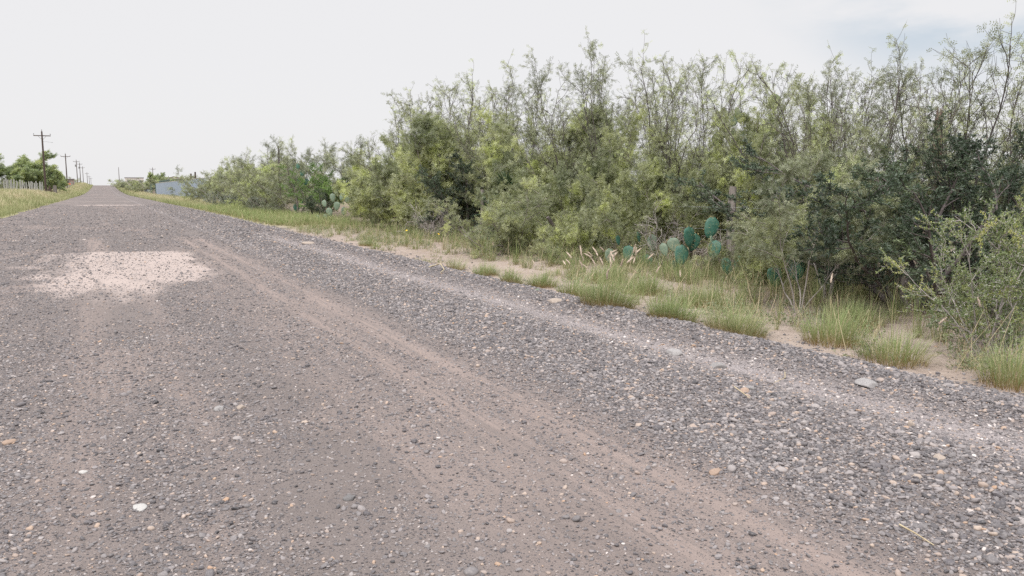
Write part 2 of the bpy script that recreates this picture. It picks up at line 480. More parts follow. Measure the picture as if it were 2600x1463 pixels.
def grid_mesh(name, xs, ys, zf, mat, attrs=None):
    Xg, Yg = np.meshgrid(xs, ys)
    Z = zf(Xg, Yg)
    V = np.stack([Xg, Yg, Z], -1).reshape(-1, 3)
    nx, ny = len(xs), len(ys)
    i = (np.arange(ny - 1)[:, None] * nx + np.arange(nx - 1)[None, :]).ravel()
    F = np.stack([i, i + 1, i + nx + 1, i + nx], -1)
    mb = MB()
    mb.add(V, F, 0, **({k: v.ravel() for k, v in attrs(Xg, Yg).items()} if attrs else {}))
    return mb.build(name, mat, smooth=True)

# --- soil
def soil_material():
    m, n, out = newmat('sandy_soil')
    oc = objc(n)
    a = noise(n, oc, .9, 6, .6); b = noise(n, oc, 9, 6, .7); c = noise(n, oc, 60, 3, .6)
    r = ramp(n, [(.3, (0.233, 0.181, 0.153)), (.5, (0.326, 0.265, 0.228)), (.7, (0.428, 0.363, 0.321))])
    n.links.new(math_n(n, 'ADD', math_n(n, 'MULTIPLY', a.outputs["Fac"], .45), math_n(n, 'MULTIPLY', b.outputs["Fac"], .55)), r.inputs["Fac"])
    lit = attr(n, "litter")
    f = maprange(n, math_n(n, 'ADD', lit.outputs["Fac"], math_n(n, 'MULTIPLY', math_n(n, 'SUBTRACT', b.outputs["Fac"], .5), 1.6)), .42, .62)
    lc = ramp(n, [(.35, (.10, .075, .055)), (.65, (.24, .19, .14))])
    n.links.new(c.outputs["Fac"], lc.inputs["Fac"])
    colr = mixc(n, math_n(n, 'MULTIPLY', f, .8), r.outputs["Color"], lc.outputs["Color"])
    gr = attr(n, "green")
    gcol = ramp(n, [(.35, (.20, .20, .09)), (.65, (.34, .32, .15))])
    n.links.new(b.outputs["Fac"], gcol.inputs["Fac"])
    colr = mixc(n, gr.outputs["Fac"], colr, gcol.outputs["Color"])
    p = n.nodes.new("ShaderNodeBsdfPrincipled"); p.inputs["Roughness"].default_value = .95
    p.inputs["Specular IOR Level"].default_value = .2
    n.links.new(colr, p.inputs["Base Color"])
    bp = n.nodes.new("ShaderNodeBump"); bp.inputs["Strength"].default_value = .5; bp.inputs["Distance"].default_value = .03
    n.links.new(math_n(n, 'ADD', b.outputs["Fac"], math_n(n, 'MULTIPLY', c.outputs["Fac"], .4)), bp.inputs["Height"])
    n.links.new(bp.outputs[0], p.inputs["Normal"])
    n.links.new(p.outputs[0], out.inputs["Surface"])
    return m
M['soil'] = soil_material()

def ax(*segs):
    out = [segs[0][0]]
    for a, b, s in segs:
        k = max(1, int(round((b - a) / s)))
        out += list(np.linspace(a, b, k + 1)[1:])
    return np.array(out)

def soil_attrs(X, Y):
    lit = sstep(7.6, 9.2, X + 1.2 * (fbm(X * .7, Y * .7, 41) - .5)) * .55 + .15
    green = sstep(26, 42, Y) * sstep(4.4, 5.4, X) * sstep(12, 9, X) + sstep(-3.8, -4.6, X)
    return {"litter": lit, "green": np.clip(green, 0, 1) * .85}
def soil_z(X, Y):
    e = np.minimum(r_edge(Y) - X, X - l_edge(Y))
    return terrain(X, Y) - .18 * sstep(.0, .8, e)
gx = ax((-900, -120, 60), (-120, -20, 5), (-20, -8, 1), (-8, 4, .8), (4, 13, .16), (13, 30, 1), (30, 120, 6), (120, 900, 60))
gy = ax((-80, 0, 5), (0, 20, .18), (20, 60, .6), (60, 200, 3), (200, 700, 8), (700, 1400, 50), (1400, 5000, 600))
o = link('ground', grid_mesh('ground', gx, gy, soil_z, M['soil'], soil_attrs)); tag(o, kind='structure')

# --- road
def road_material():
    m, n, out = newmat('gravel_road')
    oc = objc(n)
    A = {k: attr(n, k).outputs["Fac"] for k in ("dens", "tan", "pale", "cal")}
    big = noise(n, oc, 1.3, 5, .6)
    grit = noise(n, oc, 130, 3, .7)
    dirt = ramp(n, [(.3, (0.117, 0.100, 0.094)), (.5, (0.166, 0.141, 0.133)), (.7, (0.219, 0.188, 0.178))])
    n.links.new(math_n(n, 'ADD', math_n(n, 'MULTIPLY', grit.outputs["Fac"], .65), math_n(n, 'MULTIPLY', big.outputs["Fac"], .35)), dirt.inputs["Fac"])
    # fine lines drawn along the wheel tracks
    ms = n.nodes.new("ShaderNodeMapping"); ms.inputs["Scale"].default_value = (16, .35, 1); n.links.new(oc, ms.inputs["Vector"])
    streak = noise(n, ms.outputs[0], 1.0, 3, .6)
    tanf = math_n(n, 'MULTIPLY', A["tan"], maprange(n, streak.outputs["Fac"], .38, .54, .40, 1.25))
    c = mixc(n, math_n(n, 'MULTIPLY', tanf, .9), dirt.outputs["Color"], mixc(n, grit.outputs["Fac"], (0.215, 0.170, 0.154), (0.304, 0.247, 0.225)))
    c = mixc(n, math_n(n, 'MULTIPLY', A["pale"], .8), c, mixc(n, grit.outputs["Fac"], (0.267, 0.240, 0.242), (0.422, 0.380, 0.383)))
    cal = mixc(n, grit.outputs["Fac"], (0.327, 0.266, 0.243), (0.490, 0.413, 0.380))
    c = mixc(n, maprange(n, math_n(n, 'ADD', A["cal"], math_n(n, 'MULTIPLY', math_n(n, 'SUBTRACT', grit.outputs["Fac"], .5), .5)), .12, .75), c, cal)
    # stones: two sizes of cells, each cell one stone with its own colour
    hgt = None
    for sc, thr, wgt in ((62, .0, 1.0), (150, .15, .5)):
        v = n.nodes.new("ShaderNodeTexVoronoi"); v.inputs["Scale"].default_value = sc
        v.inputs["Randomness"].default_value = 1.0
        n.links.new(oc, v.inputs["Vector"])
        sep = n.nodes.new("ShaderNodeSeparateColor"); n.links.new(v.outputs["Color"], sep.inputs[0])
        sc_col = ramp(n, [(0, (0.048, 0.044, 0.049)), (.35, (0.106, 0.096, 0.102)), (.6, (0.172, 0.155, 0.160)), (.82, (0.256, 0.230, 0.232)), (.93, (0.365, 0.305, 0.281)), (1, (0.540, 0.500, 0.492))])
        n.links.new(sep.outputs[0], sc_col.inputs["Fac"])
        inside = maprange(n, v.outputs["Distance"], .30, .48, 1, 0)
        has = math_n(n, 'LESS_THAN', sep.outputs[1], math_n(n, 'ADD', math_n(n, 'MULTIPLY', A["dens"], .92), thr))
        f = math_n(n, 'MULTIPLY', inside, has)
        c = mixc(n, f, c, sc_col.outputs["Color"])
        hh = math_n(n, 'MULTIPLY', math_n(n, 'MULTIPLY', maprange(n, v.outputs["Distance"], 0, .5, 1, 0), has), wgt)
        hgt = hh if hgt is None else math_n(n, 'MAXIMUM', hgt, hh)
    # tread marks pressed into the worn track
    sx = n.nodes.new("ShaderNodeSeparateXYZ"); n.links.new(oc, sx.inputs[0])
    tr = math_n(n, 'SINE', math_n(n, 'ADD', math_n(n, 'MULTIPLY', sx.outputs[1], 70), math_n(n, 'MULTIPLY', math_n(n, 'ABSOLUTE', math_n(n, 'SUBTRACT', sx.outputs[0], 2.3)), 60)))
    hgt = math_n(n, 'ADD', hgt, math_n(n, 'MULTIPLY', math_n(n, 'MULTIPLY', tr, A["tan"]), .14))
    hgt = math_n(n, 'ADD', hgt, math_n(n, 'MULTIPLY', grit.outputs["Fac"], .35))
    p = n.nodes.new("ShaderNodeBsdfPrincipled"); p.inputs["Roughness"].default_value = .9
    p.inputs["Specular IOR Level"].default_value = .25
    n.links.new(c, p.inputs["Base Color"])
    bp = n.nodes.new("ShaderNodeBump"); bp.inputs["Strength"].default_value = .8; bp.inputs["Distance"].default_value = .012
    n.links.new(hgt, bp.inputs["Height"]); n.links.new(bp.outputs[0], p.inputs["Normal"])
    n.links.new(p.outputs[0], out.inputs["Surface"])
    return m
M['road'] = road_material()

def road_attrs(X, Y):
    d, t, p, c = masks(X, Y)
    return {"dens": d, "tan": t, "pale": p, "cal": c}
rx = ax((-5.6, -2.0, .2), (-2.0, 6.7, .07))
ry = ax((-14, 0, .8), (0, 26, .09), (26, 60, .4), (60, 200, 2), (200, 760, 8))
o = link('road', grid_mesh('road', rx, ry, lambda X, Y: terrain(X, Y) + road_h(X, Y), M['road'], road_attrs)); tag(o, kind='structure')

# --- loose pebbles: nobody could count them, one scatter
def pebble_material():
    m, n, out = newmat('pebble')
    a = attr(n, "tint", 'INSTANCER')
    r = ramp(n, [(0, (0.041, 0.040, 0.046)), (.22, (0.104, 0.096, 0.106)), (.45, (0.161, 0.150, 0.155)), (.62, (0.237, 0.215, 0.220)), (.76, (0.323, 0.295, 0.292)),
                 (.84, (0.332, 0.258, 0.220)), (.90, (0.415, 0.333, 0.279)), (.935, (0.383, 0.246, 0.159)), (.95, (0.481, 0.428, 0.407)), (1, (0.664, 0.618, 0.605))])
    n.links.new(a.outputs["Fac"], r.inputs["Fac"])
    t = noise(n, objc(n), 2.2, 3)
    c = mixc(n, .35, r.outputs["Color"], mixc(n, t.outputs["Fac"], (.35, .35, .35), (1.65, 1.6, 1.55)), 'MULTIPLY')
    c = mixc(n, maprange(n, t.outputs["Fac"], .45, .72, .04, .42), c, (.32, .292, .275))      # dust on the stones
    p = n.nodes.new("ShaderNodeBsdfPrincipled"); p.inputs["Roughness"].default_value = .75
    n.links.new(c, p.inputs["Base Color"])
    n.links.new(p.outputs[0], out.inputs["Surface"])
    return m
M['pebble'] = pebble_material()

def pebble_nodes():
    ng = bpy.data.node_groups.new("pebble_scatter", 'GeometryNodeTree')
    ng.interface.new_socket("Geometry", in_out='INPUT', socket_type='NodeSocketGeometry')
    ng.interface.new_socket("Geometry", in_out='OUTPUT', socket_type='NodeSocketGeometry')
    N, L = ng.nodes, ng.links
    gi = N.new("NodeGroupInput"); go = N.new("NodeGroupOutput")
    join = N.new("GeometryNodeJoinGeometry")
    for k in range(5):
        ico = N.new("GeometryNodeMeshIcoSphere"); ico.inputs["Radius"].default_value = 1.0
        ico.inputs["Subdivisions"].default_value = 2
        pos = N.new("GeometryNodeInputPosition")
        ad = N.new("ShaderNodeVectorMath"); ad.operation = 'ADD'; ad.inputs[1].default_value = (k * 9.1, k * 3.7, k * 5.3)
        L.new(pos.outputs[0], ad.inputs[0])
        nzn = N.new("ShaderNodeTexNoise"); nzn.inputs["Scale"].default_value = .75; nzn.inputs["Detail"].default_value = 1.5
        L.new(ad.outputs[0], nzn.inputs["Vector"])
        sb = N.new("ShaderNodeVectorMath"); sb.operation = 'SUBTRACT'; sb.inputs[1].default_value = (.5, .5, .5)
        L.new(nzn.outputs["Color"], sb.inputs[0])
        sl = N.new("ShaderNodeVectorMath"); sl.operation = 'SCALE'; sl.inputs["Scale"].default_value = 1.5
        L.new(sb.outputs[0], sl.inputs[0])
        sp = N.new("GeometryNodeSetPosition")
        L.new(ico.outputs["Mesh"], sp.inputs["Geometry"]); L.new(sl.outputs[0], sp.inputs["Offset"])
        ss = N.new("GeometryNodeSetShadeSmooth"); L.new(sp.outputs[0], ss.inputs["Geometry"])
        sm = N.new("GeometryNodeSetMaterial"); sm.inputs["Material"].default_value = M['pebble']
        L.new(ss.outputs[0], sm.inputs["Geometry"])
        g2 = N.new("GeometryNodeGeometryToInstance"); L.new(sm.outputs[0], g2.inputs[0])
        L.new(g2.outputs[0], join.inputs[0])
    def na(name, typ):
        a = N.new("GeometryNodeInputNamedAttribute"); a.data_type = typ; a.inputs["Name"].default_value = name
        return a.outputs[0]
    ip = N.new("GeometryNodeInstanceOnPoints")
    ip.inputs["Pick Instance"].default_value = True
    L.new(gi.outputs[0], ip.inputs["Points"]); L.new(join.outputs[0], ip.inputs["Instance"])
    L.new(na("variant", 'INT'), ip.inputs["Instance Index"])
    L.new(na("rot", 'FLOAT_VECTOR'), ip.inputs["Rotation"])
    L.new(na("scl", 'FLOAT_VECTOR'), ip.inputs["Scale"])
    L.new(ip.outputs[0], go.inputs[0])
    return ng

def scatter_pebbles():
    rng = np.random.default_rng(7)
    P = []
    #  y0, y1, candidates per m2, median radius
    for (y0, y1, rate, med) in ((.6, 3.5, 6000, .0062), (3.5, 6, 5400, .0063), (6, 9, 3900, .0067), (9, 14, 2600, .0072), (14, 22, 850, .0102), (22, 34, 300, .0135), (34, 52, 85, .019), (52, 85, 22, .026)):
        x0, x1 = max(-.14 * y1 - 1.2, -5.2), 6.4
        k = int((x1 - x0) * (y1 - y0) * rate)
        X = rng.uniform(x0, x1, k); Y = rng.uniform(y0, y1, k)
        ok = X < 1.78 * Y + 1.4
        X, Y = X[ok], Y[ok]
        d, t, p, c = masks(X, Y)
        e = np.minimum(r_edge(Y) - X, X - l_edge(Y))
        pr = d * sstep(-.15, .12, e + .25 * (vnoise(X * 3, Y * 3, 61) - .5)) + .03
        keep = rng.random(len(X)) < pr
        X, Y, d, p = X[keep], Y[keep], d[keep], p[keep]
        big = sstep(2.6, 3.4, X)
        r = med * np.exp(rng.normal(0, .45, len(X))) * (.80 + .30 * big) * (1 - .38 * p)
        rare = rng.random(len(X)) < .0025
        r = np.where(rare, r * 1.9, r)
        P.append(np.stack([X, Y, np.minimum(r, np.where(Y < 20, .026, .04))], 1))
    # a few strays on the bare soil beside the road
    k = 5000
    X = rng.uniform(5.7, 8.2, k); Y = rng.uniform(2, 20, k)
    keep = rng.random(k) < np.exp(-(X - 5.7) / .45)
    P.append(np.stack([X[keep], Y[keep], .008 * np.exp(rng.normal(0, .4, keep.sum()))], 1))
    P = np.concatenate(P)
    n = len(P)
    X, Y, r = P.T
    pal = masks(X, Y)[2]
    flat = rng.uniform(.42, .75, n); el = rng.uniform(.7, 1.0, n)
    Z = surf(X, Y) + r * flat * rng.uniform(-.10, .50, n)
    me = bpy.data.meshes.new("gravel")
    me.vertices.add(n)
    me.vertices.foreach_set("co", np.stack([X, Y, Z], 1).astype(np.float32).ravel())
    def put(name, typ, arr, key):
        a = me.attributes.new(name, typ, 'POINT'); a.data.foreach_set(key, arr.ravel())
    put("tint", 'FLOAT', np.clip(rng.beta(1.35, 1.75, n) + .42 * pal * rng.random(n) ** .5 * (rng.random(n) < .85), 0, .93 + .07 * rng.random(n)).astype(np.float32), "value")
    put("variant", 'INT', rng.integers(0, 5, n).astype(np.int32), "value")
    rot = np.stack([rng.normal(0, .28, n), rng.normal(0, .28, n), rng.uniform(0, 6.28, n)], 1)
    put("rot", 'FLOAT_VECTOR', rot.astype(np.float32), "vector")
    put("scl", 'FLOAT_VECTOR', np.stack([r * 1.15, r * el, r * flat], 1).astype(np.float32), "vector")
    o = link("gravel", me)
    md = o.modifiers.new("scatter", 'NODES')
    md.node_group = pebble_nodes()
    tag(o, "loose grey river pebbles scattered over the dirt road", "gravel", kind='stuff')
    print("pebbles", n)
scatter_pebbles()

# ------------------------------------------------------------------ stones one can point at
def rock_mesh(seed, mat, flat=.55, rough=.5):
    import bmesh
    bm = bmesh.new()
    bmesh.ops.create_icosphere(bm, subdivisions=3, radius=1.0)
    V = np.array([v.co[:] for v in bm.verts])
    r2 = np.random.default_rng(seed)
    d = np.zeros(len(V))
    for _ in range(9):                         # facets: plane cuts
        nrm = norm(r2.normal(size=3)); k = r2.uniform(.62, .92)
        s = V @ nrm
        V = V - np.maximum(s - k, 0)[:, None] * nrm
    V = V * (1 + rough * .25 * (vnoise(V[:, 0] * 2.3 + 5, V[:, 1] * 2.3 + V[:, 2] * 1.7 + 9, seed) - .5))[:, None]
    V[:, 2] *= flat
    for v, c in zip(bm.verts, V): v.co = c
    me = bpy.data.meshes.new('stone')
    bm.to_mesh(me); bm.free()
    for p in me.polygons: p.use_smooth = True
    me.materials.append(M[mat])
    return me
ROCKS = [   # x, y, radius, flat, colour, stretch, label
    (4.50, 5.09, .085, .62, 'rock_grey', 1.15, 'rounded pale grey stone half sunk in gravel near bare sand gap'),
    (4.54, 5.72, .10, .55, 'rock_grey', 1.25, 'angular dark grey stone in gravel below the palest grass tuft'),
    (5.10, 8.86, .085, .55, 'rock_tan', 1.5, 'pinkish tan rounded stone below the tuft with pink seed heads'),
    (5.02, 4.05, .10, .42, 'rock_grey', 1.5, 'wide flat grey slab of stone in the gravel ridge'),
    (4.86, 21.9, .12, .6, 'rock_tan', 1.8, 'long pale stone on gravel edge where the grass starts beside the bare sand'),
    (4.05, 4.30, .045, .7, 'rock_orange', 1.2, 'small orange stone beside a grey one in the gravel ridge'),
    (4.13, 4.34, .05, .7, 'rock_grey', 1.1, 'grey cobble touching the small orange stone'),
    (2.77, 3.13, .034, .6, 'rock_orange', 1.7, 'rust orange oblong stone lying alone on the tan dirt'),
    (.07, 4.03, .042, .26, 'rock_white', 1.7, 'flat white wedge of stone on the dark gravel'),
    (-.18, 4.70, .027, .5, 'rock_white', 1.2, 'small bright white stone on gravel'),
    (.62, 5.65, .042, .6, 'rock_grey', 1.5, 'bluish grey pebble beside a round pale one in the road'),
    (.76, 5.62, .036, .75, 'rock_tan', 1.0, 'round pale pebble beside a bluish grey one in the road'),
    (-.58, 5.45, .040, .55, 'rock_orange', 1.6, 'orange stone at the edge of the picture on dark gravel'),
    (3.62, 2.62, .04, .6, 'rock_tan', 1.5, 'cream coloured stone with a smooth top among blue grey pebbles'),
    (3.98, 2.72, .04, .6, 'rock_tan', 1.7, 'peach coloured oval stone among blue grey pebbles'),
    (4.45, 3.25, .045, .55, 'rock_tan', .7, 'upright tan stone stood on edge in the gravel'),
    (.98, 3.68, .034, .7, 'rock_dark', 1.2, 'dark round stone in the middle of the road'),
    (10.47, 7.42, .20, .38, 'rock_white', 1.5, 'large pale rounded slab in shade under the dark evergreen bush'),
    (10.75, 6.88, .15, .45, 'rock_white', 1.4, 'pale blue white stone beside the thorny bush stem'),
    (9.15, 6.35, .16, .25, 'rock_white', 2.0, 'low pale flat slab on bare soil before the evergreen bush'),
    (9.70, 7.95, .10, .8, 'rock_tan', 1.0, 'yellowish lump of stone beside the dying brown cactus pad'),
]
for i, (x, y, r, fl, mt, stx, lb) in enumerate(ROCKS):
    me = rock_mesh(100 + i, mt, fl)
    rz = (i * 1.37) % 3.1
    if y < 9 and x < 6: r *= .8
    o = link('stone', me, None, (x, y, float(surf(x, y)) + r * fl * .2), (0, 0, rz), (r * stx, r, r))
    if i == 15: o.rotation_euler = (1.2, .2, .6)
    tag(o, lb, 'stone', 'stones lying about the road and verge')

def stick(name, pts, rad, mat, label):
    P = np.array([[x, y, float(surf(x, y)) + h] for x, y, h in pts])
    mb = MB(); mb.tube(P - P[0], np.linspace(rad, rad * .5, len(P)), 6)
    o = link(name, mb.build(name, M[mat], True), None, tuple(P[0]))
    tag(o, label, 'twig', 'dry sticks on the gravel')
stick('dry_stick', [(3.02, 2.23, .016), (2.99, 2.13, .02), (2.97, 2.03, .014)], .0042, 'dry', 'straight pale straw stick lying on pebbles at the bottom edge')
stick('dry_stick', [(4.0, 4.35, .03), (3.93, 4.2, .035), (3.9, 4.08, .025)], .004, 'dry', 'short pale stalk beside the orange and grey stone pair')
stick('dry_stick', [(4.75, 4.6, .035), (4.6, 4.45, .045), (4.42, 4.38, .03)], .004, 'dry', 'thin bent straw across the dark gravel ridge')
stick('dry_stick', [(5.15, 13.5, .05), (5.25, 13.2, .12), (5.2, 12.9, .05), (5.05, 12.7, .04)], .012, 'dry', 'pinkish dry twig on the gravel edge beyond the tufts')

# ------------------------------------------------------------------ plants: growth
def rot_towards(d, ang, az):
    """unit vectors at angle ang from d, turned az round it"""
    ref = np.array([0.0, 0, 1]) if abs(d[2]) < .9 else np.array([1.0, 0, 0])
    u = np.cross(d, ref); u /= np.linalg.norm(u)
    v = np.cross(d, u)
    return d * math.cos(ang) + (u * math.cos(az) + v * math.sin(az)) * math.sin(ang)

def path(rng, p, d, L, n, wig, up, kink=.0):
    P = [np.array(p, float)]; D = [d]
    for _ in range(n):
        d = d + rng.normal(0, wig, 3) + np.array([0, 0, up])
        if kink and rng.random() < kink: d = d + rng.normal(0, wig * 3, 3)
        d = d / np.linalg.norm(d)
        P.append(P[-1] + d * L / n); D.append(d)
    return np.array(P), np.array(D)

def feathers(rng, P, D, L, K, ll, lw, tint, lift=.6):
    """compound leaves: K pairs of narrow leaflets down each leaf stalk"""
    n = len(P)
    R_ = norm(rng.normal(size=(n, 3)))
    S = norm(np.cross(D, R_))
    V = []; T = []
    for k in range(K):
        b = P + D * (L * (k + .5) / K)[:, None]
        for s in (-1, 1):
            dr = norm(S * s + D * lift + rng.normal(0, .18, (n, 3)))
            l = (ll * rng.uniform(.7, 1.2, n))[:, None]
            wv = norm(D - (D * dr).sum(1, keepdims=True) * dr) * (lw * rng.uniform(.75, 1.25, n))[:, None]
            V.append(np.stack([b, b + dr * l * .5 + wv * .5, b + dr * l, b + dr * l * .5 - wv * .5], 1))
            T.append(np.repeat(tint + rng.normal(0, .05, n), 4).reshape(n, 4))
    V = np.concatenate(V).reshape(-1, 3); T = np.concatenate(T).ravel()
    F = np.arange(len(V)).reshape(-1, 4)
    return V, F, T

def tufts(rng, P, D, n_per, ll, lw, tint, spread=.9):
    """small simple leaves in a tuft at each point"""
    n = len(P)
    V = []; T = []
    for k in range(n_per):
        dr = norm(D * (1 - .3 * spread) + rng.normal(0, spread * .55, (n, 3)))
        l = (ll * rng.uniform(.6, 1.25, n))[:, None]
        wv = norm(np.cross(dr, rng.normal(size=(n, 3)))) * (lw * rng.uniform(.7, 1.3, n))[:, None]
        b = P + rng.normal(0, ll * .15, (n, 3))
        V.append(np.stack([b, b + dr * l * .55 + wv * .5, b + dr * l, b + dr * l * .55 - wv * .5], 1))
        T.append(np.repeat(tint + rng.normal(0, .07, n), 4).reshape(n, 4))
    V = np.concatenate(V).reshape(-1, 3); T = np.concatenate(T).ravel()
    return V, np.arange(len(V)).reshape(-1, 4), T

def shrub(seed, H=4.0, stems=7, tilt=(4, 32), base_r=.18, up=.05, wig=.09, rad=.028, nb=9, br=(.16, .42), b_from=.2, ang=(22, 55),
          nt=6, tw=(.12, .30), sp=.05, dens=lambda u: 1.0, leaf='feather', L=(.08, .15), K=4, ll=.034, lw=.008, hang=.1, wind=.25,
          thorns=0, n_per=4, clump=.75, sides=(6, 4, 3), lmin=.6, twig_up=.03, kink=.12, tmax=None, twr=.0032):
    """many-stemmed shrub; returns mesh collectors for wood, leaves (and thorns)"""
    rng = np.random.default_rng(seed)
    wood = MB(); LP = []; LD = []; LT = []; TP = []; TD = []
    for s in range(stems):
        az = 2 * math.pi * (s + rng.uniform(-.35, .35)) / stems
        tl = R(rng.uniform(*tilt))
        d = np.array([math.sin(tl) * math.cos(az), math.sin(tl) * math.sin(az), math.cos(tl)])
        Ls = H * rng.uniform(lmin, 1.05) / max(.5, math.cos(tl * .6))
        p0 = np.array([math.cos(az) * base_r * rng.uniform(.2, 1), math.sin(az) * base_r * rng.uniform(.2, 1), -.06])
        P, D = path(rng, p0, d, Ls, 12, wig, up, kink)
        r0 = rad * rng.uniform(.7, 1.25)
        wood.tube(P, np.linspace(r0, r0 * .18, len(P)), sides[0])
        for b in range(nb):
            t = b_from + (1 - b_from) * (b + rng.random()) / nb
            i = min(int(t * 12), 11); f = t * 12 - i
            bp = P[i] * (1 - f) + P[i + 1] * f
            bd = rot_towards(D[i], R(rng.uniform(*ang)), rng.uniform(0, 6.28))
            bL = Ls * rng.uniform(*br) * (1.05 - .62 * t)
            BP, BD = path(rng, bp, bd, bL, 7, wig * 1.3, up * .8, kink)
            rb = r0 * (1 - .8 * t) * .55
            wood.tube(BP, np.linspace(max(rb, twr * 1.9), max(rb * .35, twr), len(BP)), sides[1], cap=False)
            bt = rng.normal(0, .19)
            for q in range(nt + 1):
                if q == nt:
                    TPa, TDa = BP[3:], BD[3:]; tL = bL * .55
                else:
                    tt = .12 + .86 * (q + rng.random()) / nt
                    j = min(int(tt * 7), 6)
                    tp = BP[j] + (BP[j + 1] - BP[j]) * (tt * 7 - j)
                    td = rot_towards(BD[j], R(rng.uniform(25, 65)), rng.uniform(0, 6.28))
                    tL = H * rng.uniform(*tw) * .5 * (1 - .35 * tt)
                    if tmax: tL = min(tL, tmax)
                    TPa, TDa = path(rng, tp, td, tL, 4, wig * 1.5, twig_up, kink)
                    wood.tube(TPa, np.linspace(max(rb * .35, twr), twr * .6, len(TPa)), sides[2], cap=False)
                nl = max(1, int(tL / sp))
                u = rng.random(nl) ** .8
                x = u * (len(TPa) - 1); j = np.minimum(x.astype(int), len(TPa) - 2); f = (x - j)[:, None]
                lp = TPa[j] * (1 - f) + TPa[j + 1] * f
                keep = rng.random(nl) < np.array([dens(z / H) for z in lp[:, 2]])
                lp = lp[keep]
                if not len(lp): continue
                ld = TDa[j][keep] * .45 + rng.normal(0, .62, (len(lp), 3)) + np.array([wind, -wind * .4, -hang])
                LP.append(lp); LD.append(norm(ld))
                LT.append(np.full(len(lp), bt) + rng.normal(0, .08, len(lp)))
                if thorns:
                    m = rng.random(len(lp)) < thorns
                    TP.append(lp[m]); TD.append(norm(TDa[j][keep][m] * .5 + rng.normal(0, .6, (m.sum(), 3))))
    LP = np.concatenate(LP); LD = np.concatenate(LD); LT = np.concatenate(LT)
    cn = fbm(LP[:, 0] * 1.6 + LP[:, 2] * .7 + 40, LP[:, 1] * 1.6 + LP[:, 2] * 1.3 + 40, seed, 2)
    tint = np.clip(0.45 + LT + clump * (cn - .5) * 1.2, .02, .98)
    leaves = MB()
    n = len(LP)
    if leaf == 'feather':
        V, F, T = feathers(rng, LP, LD, rng.uniform(*L, n), K, ll, lw, tint)
    else:
        V, F, T = tufts(rng, LP, LD, n_per, ll, lw, tint)
    leaves.add(V, F, 0, tint=T)
    th = None
    if thorns:
        TP = np.concatenate(TP); TD = np.concatenate(TD); k = len(TP)
        s = norm(np.cross(TD, rng.normal(size=(k, 3)))); q = np.cross(TD, s); a = .0024
        V = np.stack([TP + s * a, TP - s * a * .5 + q * a, TP - s * a * .5 - q * a, TP + TD * rng.uniform(.03, .055, k)[:, None]], 1).reshape(-1, 3)
        i = np.arange(k)[:, None] * 4
        F = np.concatenate([i + np.array([[0, 1, 3]]), i + np.array([[1, 2, 3]]), i + np.array([[2, 0, 3]])])
        th = MB(); th.add(V, F)
    return wood, leaves, th

